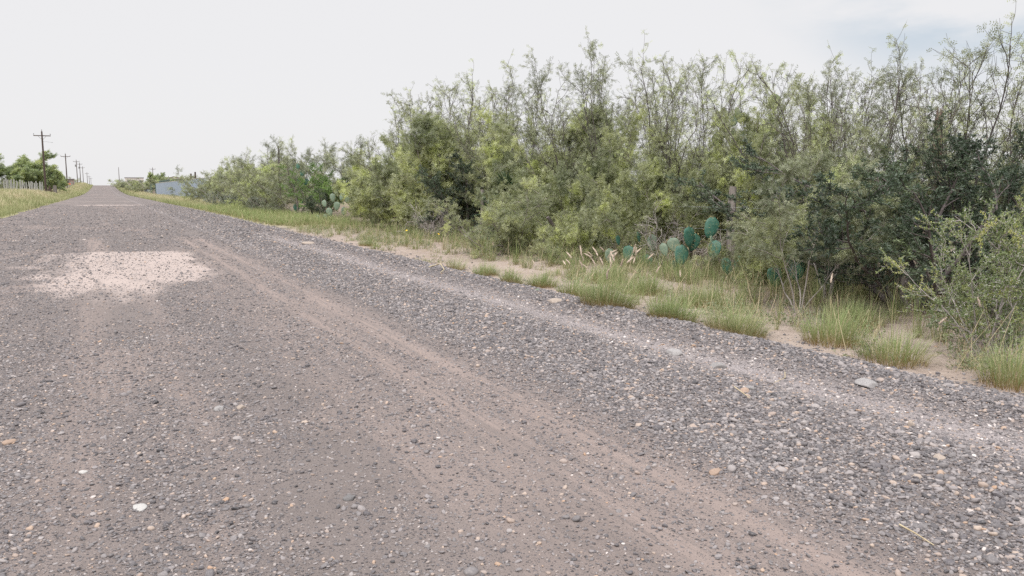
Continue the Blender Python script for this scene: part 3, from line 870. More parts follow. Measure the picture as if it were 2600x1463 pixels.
PROTO = {}
def proto(key):
    if key in PROTO: return PROTO[key]
    kind, v = key
    low_dense = lambda a, b: (lambda u: np.interp(u, [0, .18, .3, .55, .8, 1.1], [0, .25, a, a * .85, b, b]))
    if kind == 'tall':       # upright mesquite: bare wiry tops against the sky
        g = shrub(10 + v, H=4.3, stems=14, tilt=(3, 33), base_r=.28, up=.05, wig=.085, rad=.024, nb=13, br=(.16, .42), ang=(14, 42), nt=6, sp=.022,
                  dens=lambda u: np.interp(u, [0, .15, .28, .42, .55, .8, .95, 1.1], [0, .25, .8, .42, .18, .15, .30, .40]), L=(.07, .14), K=4, ll=.042, lw=.013, hang=.15, wind=.35, twr=.0036, twig_up=.06)
        mats = ('bark_dark', 'leaf_mesquite')
    elif kind == 'bushy':    # rounder, feathery to the ground
        g = shrub(30 + v, H=3.2, stems=11, tilt=(8, 58), up=.03, wig=.10, rad=.022, nb=14, b_from=.10, br=(.2, .46), nt=8, sp=.018,
                  dens=lambda u: np.interp(u, [0, .06, .15, 1], [.15, .6, 1, 1]), L=(.07, .15), K=4, ll=.044, lw=.015, hang=.35, wind=.3, twig_up=-.03)
        mats = ('bark', 'leaf_bushy')
    elif kind == 'low':      # low grey-olive mound
        g = shrub(50 + v, H=1.5, stems=15, tilt=(10, 68), up=.02, wig=.12, rad=.011, nb=10, b_from=.12, br=(.25, .55), nt=7, tw=(.16, .4), sp=.016,
                  leaf='feather', L=(.05, .10), K=4, ll=.028, lw=.009, hang=.1, wind=.2)
        mats = ('bark', 'leaf_bushy')
    elif kind == 'dark':     # dense dark evergreen
        g = shrub(60 + v, H=2.2, stems=12, tilt=(6, 55), up=.05, wig=.10, rad=.024, nb=12, b_from=.10, br=(.25, .5), nt=8, tw=(.12, .28), sp=.017,
                  leaf='tuft', n_per=6, ll=.038, lw=.010, hang=-.35, wind=.1, clump=.8, dens=lambda u: np.interp(u, [0, .08, .18, 1], [0, .3, 1, 1]))
        mats = ('bark_dark', 'leaf_dark')
    elif kind == 'bright':
        g = shrub(70 + v, H=2.3, stems=10, tilt=(6, 50), up=.05, wig=.1, rad=.02, nb=11, b_from=.1, br=(.25, .5), nt=7, sp=.025,
                  leaf='tuft', n_per=5, ll=.05, lw=.018, hang=0, wind=.1)
        mats = ('bark', 'leaf_bright')
    elif kind == 'sage':
        g = shrub(80 + v, H=1.0, stems=16, tilt=(8, 70), up=.02, wig=.12, rad=.009, nb=9, b_from=.15, br=(.25, .5), nt=6, tw=(.2, .45), sp=.02,
                  leaf='tuft', n_per=4, ll=.035, lw=.016, hang=-.2, wind=0)
        mats = ('bark_pale', 'leaf_sage')
    elif kind == 'sapling':  # slim grey stems, leafy only above
        g = shrub(90 + v, H=2.7, stems=5, tilt=(3, 17), base_r=.10, up=.03, wig=.085, rad=.017, nb=11, b_from=.30, br=(.16, .42), nt=7, sp=.022,
                  dens=lambda u: np.interp(u, [0, .26, .42, 1], [0, .12, 1, 1]), L=(.08, .15), K=5, ll=.038, lw=.012, hang=.35, wind=.3)
        mats = ('bark_pale', 'leaf_mesquite')
    elif kind == 'thorn':
        g = shrub(110 + v, H=1.75, stems=8, tilt=(6, 48), base_r=.12, up=.03, wig=.10, rad=.014, nb=10, b_from=.12, br=(.25, .5), nt=7, tw=(.16, .40), sp=.016,
                  leaf='tuft', n_per=3, ll=.026, lw=.014, hang=-.2, wind=0, thorns=.20, kink=.2)
        mats = ('bark_pale', 'leaf_thorn')
    elif kind == 'grey_dead':  # leafless grey brush
        g = shrub(120 + v, H=1.3, stems=12, tilt=(10, 65), up=.0, wig=.16, rad=.010, nb=8, b_from=.15, br=(.25, .5), nt=6, tw=(.2, .5), sp=.5,
                  leaf='tuft', n_per=2, ll=.02, lw=.006)
        mats = ('bark_pale', 'leaf_sage')
    elif kind == 'far_bush':
        g = shrub(130 + v, H=3.4, stems=8, tilt=(8, 58), up=.03, wig=.1, rad=.03, nb=9, b_from=.12, br=(.22, .48), nt=6, sp=.036, sides=(4, 3, 3), twr=.005,
                  L=(.12, .22), K=3, ll=.065, lw=.024, hang=.3, wind=.2, dens=lambda u: np.interp(u, [0, .05, .12, 1], [.2, .7, 1, 1]))
        mats = ('bark', 'leaf_mesquite')
    elif kind == 'far_tall':
        g = shrub(140 + v, H=4.2, stems=8, tilt=(4, 32), up=.045, wig=.1, rad=.03, nb=9, br=(.16, .42), nt=6, sp=.042, sides=(4, 3, 3), twr=.006,
                  L=(.12, .22), K=3, ll=.065, lw=.020, hang=.15, wind=.35, dens=low_dense(1, .8))
        mats = ('bark_dark', 'leaf_mesquite')
    elif kind == 'tree':     # wide roadside mesquite tree
        g = shrub(150 + v, H=6.5, stems=9, tilt=(10, 66), base_r=.25, up=.05, wig=.09, rad=.13, nb=12, b_from=.22, br=(.32, .6), nt=10, tw=(.16, .34), sp=.045, sides=(7, 4, 3), twr=.012,
                  L=(.25, .42), K=3, ll=.18, lw=.065, hang=.35, wind=.1, clump=.9, dens=lambda u: np.interp(u, [0, .1, .2, 1], [.1, .8, 1, 1]))
        mats = ('bark_dark', 'leaf_tree')
    wood, leaves, th = g
    wm = wood.build(kind + '_wood', M[mats[0]], True)
    lm = leaves.build(kind + '_leaves', M[mats[1]], False)
    tm = th.build(kind + '_thorns', M['thorn'], False) if th else None
    z = np.concatenate([v[:, 2] for v in leaves.v])
    PROTO[key] = (wm, lm, tm, float(np.percentile(z, 99.7)))
    return PROTO[key]

SPEC = {'tall': ('mesquite_tree', 'tree', 4.3), 'bushy': ('mesquite_shrub', 'shrub', 3.2), 'low': ('low_shrub', 'shrub', 1.5), 'dark': ('evergreen_shrub', 'shrub', 2.2),
        'bright': ('green_shrub', 'shrub', 2.3), 'sage': ('sage_bush', 'bush', 1.0), 'sapling': ('mesquite_sapling', 'sapling', 2.7), 'thorn': ('thorn_bush', 'bush', 1.75),
        'grey_dead': ('dead_brush', 'bush', 1.3), 'far_bush': ('roadside_shrub', 'shrub', 3.4), 'far_tall': ('mesquite_tree', 'tree', 4.2), 'tree': ('roadside_tree', 'tree', 6.5)}
GROUPS = {'tree': 'trees along the road', 'shrub': 'shrubs of the roadside thicket', 'bush': 'low bushes under the thicket', 'sapling': 'slim saplings before the thicket'}

def plant(kind, v, x, y, h, rz, label, wide=1.0):
    nm, cat, H0 = SPEC[kind]
    wm, lm, tm, top = proto((kind, v))
    s = h / top
    e = empty(nm, (x, y, gz(x, y) - .02), rz, (s * wide, s * wide, s))
    tag(e, label, cat, GROUPS[cat])
    link('trunk', wm, e); link('crown', lm, e)
    if tm: link('thorn_cluster', tm, e)
    return e

PLANTS = [
 # ---- nearest stretch, right part of the picture
 ('thorn', 0, 6.95, 4.35, 1.42, 0.3, 'near thorny bush with small leaves and long white thorns', 1.0),
 ('thorn', 1, 7.75, 4.75, 1.6, 2.1, 'second thorny bush behind the one with the most white thorns', 1.0),
 ('dark', 0, 9.2, 6.75, 2.15, 0.4, 'dark dense evergreen bush above the pale slabs, black shade under it', 1.3),
 ('dark', 1, 11.3, 7.1, 2.4, 2.0, 'taller dark evergreen behind the thorny bush, against pale sky', 1.0),
 ('tall', 0, 10.5, 8.5, 3.63, 1.0, 'mesquite with a forked dark trunk rising behind the dark evergreen', 0.94),
 ('tall', 1, 12.3, 8.4, 3.88, 2.6, 'tallest mesquite with comb like leaves, topping the whole thicket', 0.99),
 ('tall', 2, 13.4, 7.7, 3.6, 4.0, 'dark twiggy mesquite beside the tallest one, cut by the frame', 1.04),
 ('sapling', 0, 8.85, 7.85, 2.35, 0.2, 'slim mesquite sapling with a bare grey forked stem before cactus pads', 1.0),
 ('sapling', 1, 7.75, 7.3, 1.9, 3.1, 'shorter sapling with leaning thin stems nearest the grass tufts', 1.0),
 ('tall', 1, 11.2, 9.8, 3.65, 5.0, 'thin topped mesquite with two wispy spires between tall cactus and tallest tree', 0.89),
 ('bushy', 0, 11.1, 10.2, 2.15, 1.2, 'olive feathery mesquite bush beside the weathered fence post', .8),
 ('bushy', 1, 11.65, 12.5, 3.3, 3.0, 'olive mesquite bush wrapped round the tall prickly pear', .8),
 ('tall', 0, 13.0, 11.4, 3.99, 3.9, 'mesquite with twisted bare upper twigs right of the tall prickly pear', 0.94),
 ('low', 0, 9.35, 9.6, 1.1, 0.7, 'low olive shrub at the foot of the fence post', .9),
 ('grey_dead', 0, 9.6, 12.3, 1.3, 0.7, 'leafless grey brush behind the bright teal cactus pads', .9),
 # ---- middle of the picture
 ('tall', 2, 11.0, 13.6, 4.16, 0.5, 'mesquite with many fine parallel stems, sky showing through them', 0.94),
 ('tall', 1, 11.9, 15.2, 4.51, 1.9, 'mesquite with a leafy double crown next to the fine stemmed one', 0.89),
 ('bushy', 2, 9.75, 13.4, 2.1, 4.4, 'greyish drooping mesquite bush over the pale low cactus pads', .85),
 ('bushy', 0, 10.3, 16.2, 3.2, 2.9, 'drooping soft olive bush at the centre of the thicket', .85),
 ('tall', 0, 11.1, 17.4, 4.96, 5.3, 'highest mesquite near the middle with a rounded dark top', 0.89),
 ('low', 1, 8.4, 16.4, 1.75, 1.4, 'broad low grey green shrub closest to the bare sand', 1.05),
 ('low', 0, 8.75, 14.2, 1.1, 4.0, 'small low shrub just behind the pink seed heads', 1.0),
 ('bushy', 1, 9.4, 17.9, 1.6, 0.2, 'pale leaning bush between the low grey green shrub and dark yucca', .9),
 ('tall', 2, 12.6, 20.2, 5.49, 2.2, 'dark mesquite with stiff twigs standing clear above the thicket', 0.99),
 ('dark', 0, 11.0, 25.0, 2.6, 2.6, 'dark evergreen bush left of the yucca blades', 1.1),
 ('bushy', 2, 10.3, 25.6, 3.9, 1.0, 'big yellowish green mesquite bush with bright leaf tips above bare sand', 1.0),
 ('tall', 0, 12.4, 25.5, 5.66, 0.9, 'mesquite with spreading black twigs above the yellowish bush', 1.04),
 ('tall', 1, 12.0, 29.5, 5.69, 3.3, 'mesquite with a thin sloping crown where the thicket steps down', 1.04),
 ('grey_dead', 0, 9.4, 23.8, 1.2, 2.7, 'tangle of bare grey twigs under the big yellowish bush', 1.1),
 ('bushy', 0, 10.1, 30.2, 3.30, 4.0, 'full mesquite bush with pale cactus leaning on it', .95),
 ('bushy', 1, 10.9, 35.0, 3.41, 5.0, 'grey olive mesquite bush behind the pale prickly pear', 1.0),
 ('tall', 2, 12.8, 36.0, 5.78, 1.2, 'slender mesquite rising over the grey olive bush', 1.04),
 ('bright', 0, 10.9, 44.5, 2.9, 1.0, 'vivid green leafy shrub, brightest of the thicket', 1.1),
 ('dark', 1, 9.9, 41.5, 1.5, 0.1, 'dark low evergreen beneath the vivid green shrub', 1.1),
 ('bushy', 2, 11.7, 18.7, 3.6, 2.4, 'wide olive bush filling the space under the highest middle mesquite', 1.0),
 ('bushy', 0, 11.5, 21.9, 3.7, 0.6, 'olive bush rising behind the dark yucca', 1.0),
 ('bushy', 0, 12.15, 12.9, 3.05, 5.2, 'second olive bush at the foot of the tall prickly pear, nearer the spires', .85),
 ('bushy', 2, 11.3, 28.6, 3.8, 3.0, 'olive bush where the thicket begins to step down', 1.0),
 ('tall', 2, 11.9, 22.6, 5.0, 4.4, 'mesquite with tangled dark twigs over the yucca', .95),
 # ---- far part of the thicket
 ('far_tall', 0, 12.2, 43.0, 4.29, 0.3, 'mesquite with an open crown above the vivid green shrub', .9),
 ('far_bush', 0, 10.4, 48.8, 3.8, 1.7, 'dusty olive bush next to the cactus with dark high pads', 1.15),
 ('far_tall', 1, 12.0, 52.0, 4.64, 2.4, 'thin mesquite behind the cactus with dark high pads', .9),
 ('far_bush', 1, 10.0, 55.0, 3.6, 3.7, 'round olive bush below the mesquite with a dead pole', 1.15),
 ('far_tall', 0, 10.9, 57.0, 5.01, 4.6, 'lone high mesquite with a bare dark pole inside it', .75),
 ('sage', 0, 9.3, 56.5, 1.05, .8, 'smaller blue grey sage bush', 1.0),
 ('far_bush', 0, 10.6, 62.0, 3.9, 0.4, 'tawny bush between two blue grey sages', 1.15),
 ('sage', 0, 9.4, 70.0, 1.35, 2.5, 'larger blue grey sage bush rounded like a cushion', 1.2),
 ('far_bush', 1, 10.6, 70.5, 4.0, 5.5, 'brownish olive bush behind the larger sage', 1.1),
 ('far_tall', 1, 12.4, 72.0, 4.98, 1.0, 'mesquite with a ragged flat top above the larger sage', 1.0),
 ('far_bush', 0, 10.2, 80.0, 3.9, 2.2, 'olive bush leaning towards the metal fence', 1.1),
 ('far_tall', 0, 12.2, 86.0, 4.80, 3.3, 'small crowned mesquite, last to rise above the thicket end', 1.0),
 ('far_bush', 1, 10.4, 91.0, 3.7, 4.1, 'rounded bush at the end of the thicket hiding part of the metal fence', 1.2),
 ('far_bush', 0, 11.0, 103.0, 3.3, 0.6, 'bush standing against the near end of the metal fence', 1.2),
 ('far_bush', 1, 10.6, 116.0, 2.10, 1.6, 'small bush spilling over the blue grey metal sheets', 1.2),
 # ---- second row, seen in the gaps
 ('far_bush', 0, 15.0, 8.4, 1.9, 0.9, 'olive bush glimpsed behind the tallest mesquite', 1.0),
 ('far_bush', 1, 15.6, 12.0, 1.9, 2.9, 'olive bush glimpsed behind the tall prickly pear', 1.0),
 ('far_bush', 0, 14.8, 15.5, 2.0, 4.4, 'olive bush glimpsed behind the double crowned mesquite', 1.0),
 ('far_bush', 1, 15.2, 19.6, 2.1, 5.6, 'olive bush glimpsed behind the highest middle mesquite', 1.0),
 ('far_bush', 0, 14.6, 23.6, 2.5, 3.6, 'olive bush glimpsed through the stiff dark mesquite', 1.0),
 ('far_bush', 1, 14.2, 28.6, 3.20, 1.3, 'olive bush glimpsed over the yucca', 1.0),
 ('far_bush', 0, 14.4, 34.0, 3.20, 2.0, 'olive bush glimpsed behind the slender mesquite', 1.0),
 ('far_bush', 1, 14.6, 40.5, 3.20, 0.1, 'olive bush glimpsed behind the open crowned mesquite', 1.0),
 ('far_bush', 0, 14.6, 48.0, 3.20, 5.1, 'olive bush glimpsed behind the cactus with dark high pads', 1.0),
 # ---- far right roadside
 ('far_bush', 0, 9.8, 262.0, 4.4, 0.7, 'first wide olive bush beyond the metal fence with a dark hollow', 2.0),
 ('far_bush', 1, 9.2, 292.0, 4.6, 2.7, 'second olive bush beyond the metal fence', 2.0),
 ('far_bush', 0, 8.8, 325.0, 4.2, 3.7, 'third olive bush beyond the metal fence, before the bare pole', 2.2),
 ('far_bush', 1, 8.6, 370.0, 3.2, 5.2, 'last dark bush by the road near the crest', 2.2),
 ('far_bush', 1, 16.5, 245.0, 4.4, 1.2, 'olive bush growing behind the metal fence below the barn', 2.0),
 ('far_bush', 0, 17.5, 205.0, 3.6, 4.2, 'olive bush growing behind the metal fence under the two dark posts', 2.0),
 ('far_bush', 1, 15.5, 168.0, 4.0, 4.9, 'olive bush showing above the tall end of the metal fence', 1.8),
 ('tree', 0, 16.0, 330.0, 6.6, 0.9, 'dark round tree beside the pale flat roofed house', 1.0),
 ('far_bush', 0, 27.5, 330.0, 6.0, 2.2, 'dark bush in front of the white barn roof', 1.2),
 # ---- across the road
 ('tree', 1, -12.8, 174.0, 7.4, 0.4, 'wide dark green tree behind the pale picket fence', 1.25),
 ('tree', 0, -10.0, 190.0, 5.6, 2.4, 'green tree behind the nearest utility pole, branches over the road side', 1.05),
 ('tree', 2, -18.0, 168.0, 7.0, 4.4, 'dark tree at the edge of the picture behind the pale picket fence', 1.2),
 ('tree', 1, -9.2, 216.0, 5.3, 3.4, 'smaller tree with open branches beside the second utility pole', 1.0),
 ('far_bush', 1, -13.5, 225.0, 3.2, 1.4, 'low green bush behind the second utility pole', 2.4),
 ('far_bush', 0, -15.0, 163.0, 2.6, 3.3, 'low bright bush between tree and picket fence', 1.6),
 ('far_bush', 0, -14.0, 400.0, 3.0, 0.3, 'bush hiding the foot of the fourth utility pole', 2.6),
 ('far_bush', 1, -12.5, 455.0, 2.4, 1.9, 'small bush on the crest by the fifth utility pole', 2.4),
]
for p in PLANTS:
    plant(*p)

# ---- the thicket goes on behind what one can tell apart
def far_brush():
    rng = np.random.default_rng(5)
    mb = MB()
    n = 26000
    X = rng.uniform(17, 60, n); Y = rng.uniform(2, 150, n)
    keep = rng.random(n) < np.where(X < 30, 1, .55)
    X, Y = X[keep], Y[keep]
    n = len(X)
    top = 1.2 + 1.0 * fbm(X * .22, Y * .22, 71)
    Z = terrain(X, Y) + top * rng.random(n) ** .6
    P = np.stack([X, Y, Z], 1)
    D = norm(rng.normal(0, .7, (n, 3)) + np.array([.1, 0, .15]))
    tint = np.clip(.15 + .7 * fbm(X * .5, Y * .5 + Z, 72) + rng.normal(0, .1, n), 0, 1)
    V, F, T = feathers(rng, P, D, rng.uniform(.3, .6, n), 3, .20, .07, tint)
    mb.add(V, F, 0, tint=T)
    o = link('far_brush', mb.build('far_brush', M['leaf_bushy']))
    tag(o, 'mass of olive brush far behind the thicket', 'brush', kind='stuff')
far_brush()

# ------------------------------------------------------------------ yucca
def yucca(x, y, label, h=1.3):
    rng = np.random.default_rng(3)
    e = empty('yucca', (x, y, gz(x, y)), 0)
    tag(e, label, 'yucca')
    t = MB(); hd = MB()
    for (dx, dy, hh) in ((0, 0, h), (.55, .3, h * .75), (-.5, .2, h * .55), (.2, -.4, h * .35)):
        t.tube([[dx, dy, -.05], [dx + .05, dy, hh * .5], [dx, dy, hh]], [.11, .10, .08], 8)
        n = 150
        az = rng.uniform(0, 6.28, n); el = np.arcsin(rng.uniform(-.85, .98, n)); L = rng.uniform(.55, .85, n)
        d = np.stack([np.cos(az) * np.cos(el), np.sin(az) * np.cos(el), np.sin(el)], 1)
        b = np.array([dx, dy, hh]) + np.stack([0*el, 0*el, np.where(el < 0, el * .45, el * .08)], 1)
        s = norm(np.cross(d, np.array([0, 0, 1.0]))) * .025
        V = np.stack([b - s * .7, b + s * .7, b + d * (L * .5)[:, None] + s, b + d * (L * .5)[:, None] - s, b + d * L[:, None] - np.array([0, 0, .05])], 1)
        i = np.arange(n)[:, None] * 5
        tn = np.repeat(np.clip(rng.normal(.5, .22, n), 0, 1), 5)
        hd.add(V.reshape(-1, 3), i + np.array([[0, 1, 2, 3]]), 0, tint=tn)
        hd.add(V.reshape(-1, 3), i + np.array([[3, 2, 4]]), 0, tint=tn)
    link('trunk', t.build('yucca_trunk', M['bark_dark'], True), e)
    link('crown', hd.build('yucca_blades', M['yucca_leaf']), e)
yucca(10.4, 20.9, 'dark yucca with stiff sword leaves deep in the middle of the thicket', 1.45)

# ------------------------------------------------------------------ prickly pears
def pad_mesh(seed, mat, spines=46):
    rng = np.random.default_rng(seed)
    nu, nv = 20, 11
    u = np.linspace(0, 2 * math.pi, nu, endpoint=False)
    mb = MB()
    # egg outline standing on its narrow foot, height 1, thickness grows to the middle
    V = []; lev = np.linspace(-1, 1, nv)
    for a in lev:
        th = math.acos(np.clip(-a, -1, 1))
        zz = .5 - .5 * math.cos(th)
        wd = .33 * math.sin(th) * (1 + .26 * math.cos(th + math.pi)) 
        tk = .062 * math.sin(th) ** .6 if 0 < th < math.pi else 0
        bend = .05 * (zz - .4) ** 2
        V.append(np.stack([np.cos(u) * wd, np.sin(u) * tk + bend, np.full(nu, zz) + .01 * np.sin(3 * u + seed)], 1))
    V = np.concatenate(V)
    i = np.arange(nv - 1)[:, None] * nu; j = np.arange(nu)[None, :]; k = (j + 1) % nu
    mb.add(V, np.stack([i + j, i + k, i + nu + k, i + nu + j], -1).reshape(-1, 4))
    # spines: clusters on the faces and thick along the rim
    def spine(p, d, l):
        s = norm(np.cross(d, rng.normal(size=3))) * .0045
        mb.add(np.array([p - s, p + s, p + d * l]), [[0, 1, 2]], 1)
    for q in range(spines):
        th = rng.uniform(.25, 2.95)
        zz = .5 - .5 * math.cos(th); wd = .33 * math.sin(th) * (1 - .26 * math.cos(th))
        if q % 3:
            sx = rng.choice([-1, 1]); p = np.array([sx * wd, .0, zz]); d = norm(np.array([sx * math.sin(th), rng.normal(0, .5), -math.cos(th) + .2]))
        else:
            f = rng.uniform(-.75, .75); sy = rng.choice([-1, 1]); p = np.array([f * wd, sy * .055 * math.sqrt(1 - f * f) * math.sin(th), zz]); d = norm(np.array([rng.normal(0, .5), sy, rng.normal(0, .5)]))
        for _ in range(2):
            spine(p, norm(d + rng.normal(0, .3, 3)), rng.uniform(.08, .15))
    return mb.build('pad', [M[mat], M['spine']], True)
PADS = {}
def pad_variant(mat, k):
    if (mat, k) not in PADS: PADS[(mat, k)] = pad_mesh(200 + k, mat)
    return PADS[(mat, k)]
def cactus(x, y, label, pads, z0=0.0):
    """pads: (dx along the road side, dz, dy, size, lean, turn, skin)"""
    e = empty('prickly_pear', (x, y, gz(x, y) + z0), -.5)
    tag(e, label, 'cactus', 'prickly pears in the thicket')
    for i, (dx, dy, dz, s, lean, turn, mt) in enumerate(pads):
        wd = 1.0 + .15 * math.sin(i * 2.1)
        link('pad', pad_variant(mt, i % 4), e, (dx, dy, dz), (R(-6 + 5 * math.sin(i * 1.7)), R(lean), R(turn)), (s * wd * .87, s, s * .87))
T, Pp, O, B = 'pad_teal', 'pad_pale', 'pad_olive', 'pad_brown'
cactus(9.25, 11.55, 'prickly pear with two large teal pads in the grass before the post', [
    (0, 0, .12, .44, 4, 0, T), (.20, .12, .38, .38, 18, 15, T), (-.24, .1, .28, .30, -22, -20, Pp), (.60, 0, .32, .42, 6, 62, Pp), (-.05, .2, 0, .25, 0, 30, T)])
cactus(9.55, 11.15, 'prickly pear with one big round pad touching the weathered fence post', [
    (.02, .25, .62, .46, 22, 5, T), (-.30, .2, .45, .44, -4, 38, T), (.32, -.25, -.02, .40, -14, 18, T), (.10, .1, .25, .4, 4, -30, T), (-.5, .3, .35, .34, -25, -10, Pp), (.48, -.1, .05, .36, 14, -20, T)])
cactus(8.75, 12.75, 'pale spiny prickly pear pads behind the pink seed heads', [
    (-.15, 0, .02, .40, -8, 34, Pp), (.15, .05, .12, .34, 6, -16, T), (.62, .1, .28, .40, 4, 12, Pp), (.40, .2, .45, .26, 0, 55, T), (.5, .05, -.05, .34, 5, -30, T), (.0, .2, .4, .24, -10, 40, T)])
cactus(9.0, 8.5, 'prickly pear with a broad teal pad behind the bare sapling stems', [
    (-.05, 0, .16, .52, 0, 6, T), (-.30, .1, .06, .38, -14, 20, T), (.30, -.05, .08, .38, 8, -18, T), (.52, .1, .22, .44, 6, 45, T), (.1, .25, .3, .3, 10, 30, T)])
cactus(9.3, 7.85, 'old prickly pear with drooping brown and green pads by the evergreen', [
    (-.30, 0, .0, .44, 34, 10, O), (.0, -.05, .02, .42, 42, -6, B), (.18, .1, .0, .36, 20, 30, B), (-.1, .15, -.04, .3, -20, 15, O)])
cactus(5.34, 9.78, 'single small pad of prickly pear rooted in the gravel edge', [(0, 0, -.02, .16, 4, 10, Pp), (.08, .02, -.05, .10, 30, 30, B)])
tall = []
rngc = np.random.default_rng(12)
for k in range(56):                       # tall clump: pads stacked into a dome
    a = rngc.uniform(-1, 1); lvl = 1 - .9 * (k / 56)
    topz = 3.3 - .9 * a * a
    tall.append((a * .8, rngc.uniform(-.45, .45), max(.1, topz * lvl * rngc.uniform(.93, 1.03) - .05), rngc.uniform(.30, .44), a * 26 + rngc.normal(0, 12), rngc.uniform(-65, 65), O if k % 5 else Pp))
tall += [(-.1, 0, -.1, .6, 0, 10, O), (.4, .1, -.1, .6, 12, 40, O), (-.5, .1, -.1, .6, -12, -30, O)]
cactus(12.95, 13.7, 'tall prickly pear heaped as high as the mesquites, olive green', tall)
mid = [(rngc.uniform(-.8, .8), rngc.uniform(-.3, .3), .2 + 1.1 * rngc.random(), rngc.uniform(.36, .48), rngc.normal(0, 14), rngc.uniform(-50, 50), T) for _ in range(14)]
cactus(11.1, 14.2, 'teal prickly pear half hidden among grey mesquite stems', mid)
palec = [(-.30, 0, .15, .52, -12, 8, Pp), (.0, 0, .45, .50, 6, -10, Pp), (-.15, 0, .85, .50, -4, 14, Pp), (.22, .05, .92, .46, 12, -14, Pp), (.48, .1, .80, .46, 18, 20, Pp),
         (.30, .1, .2, .5, 8, 30, Pp), (-.55, .1, .62, .42, -24, -8, Pp), (.05, 0, 1.25, .40, 0, 20, Pp), (-.45, -.3, -.05, .4, -6, 30, Pp), (-.8, -.35, -.05, .36, -14, -10, Pp)]
cactus(10.0, 38.6, 'pale grey green prickly pear showing clear pads beside the vivid shrub', palec)
dk = [(.0, 0, 1.8, .55, -6, 10, T), (.25, .05, 2.2, .55, 8, -20, T), (.05, 0, 2.65, .50, 0, 14, T), (.45, 0, 1.75, .5, 20, 20, T), (-.3, .1, 1.5, .5, -14, 5, T), (.1, .1, 1.1, .55, 0, 40, T), (.2, 0, .6, .55, 4, -10, T), (-.1, 0, .1, .6, -4, 25, T)]
cactus(10.7, 50.4, 'prickly pear with dark pads held high over a dusty bush', dk)

# ------------------------------------------------------------------ grasses
def blades(rng, X, Y, Z, L, W, lean, tint, az=None, seg=4):
    n = len(X)
    az = rng.uniform(0, 2 * math.pi, n) if az is None else az
    t = np.linspace(0, 1, seg + 1)
    out = np.stack([np.cos(az), np.sin(az)], 1)
    side = np.stack([-np.sin(az), np.cos(az), np.zeros(n)], 1)
    l0 = lean * .35
    V = []; H = []
    for k, tk in enumerate(t):
        ang = l0 + lean * tk * 1.1
        if k == 0:
            p = np.stack([X, Y, Z], 1)
        else:
            st = L / seg
            p = p + np.concatenate([out * (np.sin(ang) * st)[:, None], (np.cos(ang) * st)[:, None]], 1)
        wv = side * (W * (1 - tk) ** .7 * .5 + W * .03)[:, None]
        V.append(np.stack([p - wv, p + wv], 1)); H.append(np.full((n, 2), tk))
    V = np.stack(V, 1).reshape(n, -1, 3); H = np.stack(H, 1).reshape(n, -1)
    base = np.arange(n)[:, None] * (2 * (seg + 1))
    F = np.concatenate([base + np.array([[2*k, 2*k + 1, 2*k + 3, 2*k + 2]]) for k in range(seg)])
    return V.reshape(-1, 3), F, H.ravel(), np.repeat(tint, 2 * (seg + 1)), p

def seed_head_mesh():
    mb = MB(); rng = np.random.default_rng(1)
    P = np.array([[0, 0, 0], [.004, 0, .03], [.012, 0, .06], [.022, 0, .09]])
    mb.tube(P, [.003, .0075, .0075, .002], 7)
    for _ in range(70):                    # bristles
        t = rng.random(); p = np.array([.022 * t * t, 0, .09 * t]); d = norm(rng.normal(0, 1, 3) * np.array([1, 1, .3]) + np.array([0, 0, .7]))
        s = norm(np.cross(d, rng.normal(size=3))) * .0012
        mb.add(np.array([p - s, p + s, p + d * .02]), [[0, 1, 2]])
    return mb.build('seed_head', M['seed'], True)
SEED = seed_head_mesh()

def tuft(x, y, r, h, n, label, seeds=0, dry=.25, seed=0, wind=(.35, .1)):
    rng = np.random.default_rng(300 + seed)
    rr = r * np.sqrt(rng.random(n)); a = rng.uniform(0, 6.28, n)
    X = rr * np.cos(a); Y = rr * np.sin(a)
    z0 = float(surf(x, y))
    Z = surf(x + X, y + Y) - z0 - .01
    L = h * rng.uniform(.45, 1.15, n) * (1 - .35 * rr / r)
    lean = np.clip(.18 + .62 * rr / r + rng.normal(0, .22, n), .05, 1.6)
    az = a + rng.normal(0, .6, n)
    tint = np.where(rng.random(n) < dry, rng.uniform(.6, 1, n), rng.uniform(0, .5, n))
    V, F, H, T, tip = blades(rng, X, Y, Z, L, rng.uniform(.003, .0058, n), lean, tint, az)
    V[:, 0] += H ** 2 * wind[0] * h * .4; V[:, 1] += H ** 2 * wind[1] * h * .4
    mb = MB(); mb.add(V, F, 0, h=H, tint=T)
    e = empty('grass_tuft', (x, y, z0))
    tag(e, label, 'grass tuft', 'grass tufts along the gravel edge')
    if seeds:
        k = seeds
        a = rng.uniform(0, 6.28, k); rr = r * .6 * rng.random(k)
        V, F, H, T, tip = blades(rng, rr * np.cos(a), rr * np.sin(a), np.zeros(k), h * rng.uniform(.95, 1.45, k), np.full(k, .0028), np.clip(rng.normal(.35, .2, k), .05, .9), np.full(k, .9), a)
        mb.add(V, F, 0, h=H, tint=T)
        for q in range(k):
            link('seed_head', SEED, e, tuple(tip[q] - np.array([0, 0, .01])), (rng.normal(0, .3), .35 + rng.normal(0, .3), a[q]), rng.uniform(.9, 1.35))
    link('blades', mb.build('tuft_blades', M['grass_tuft']), e)
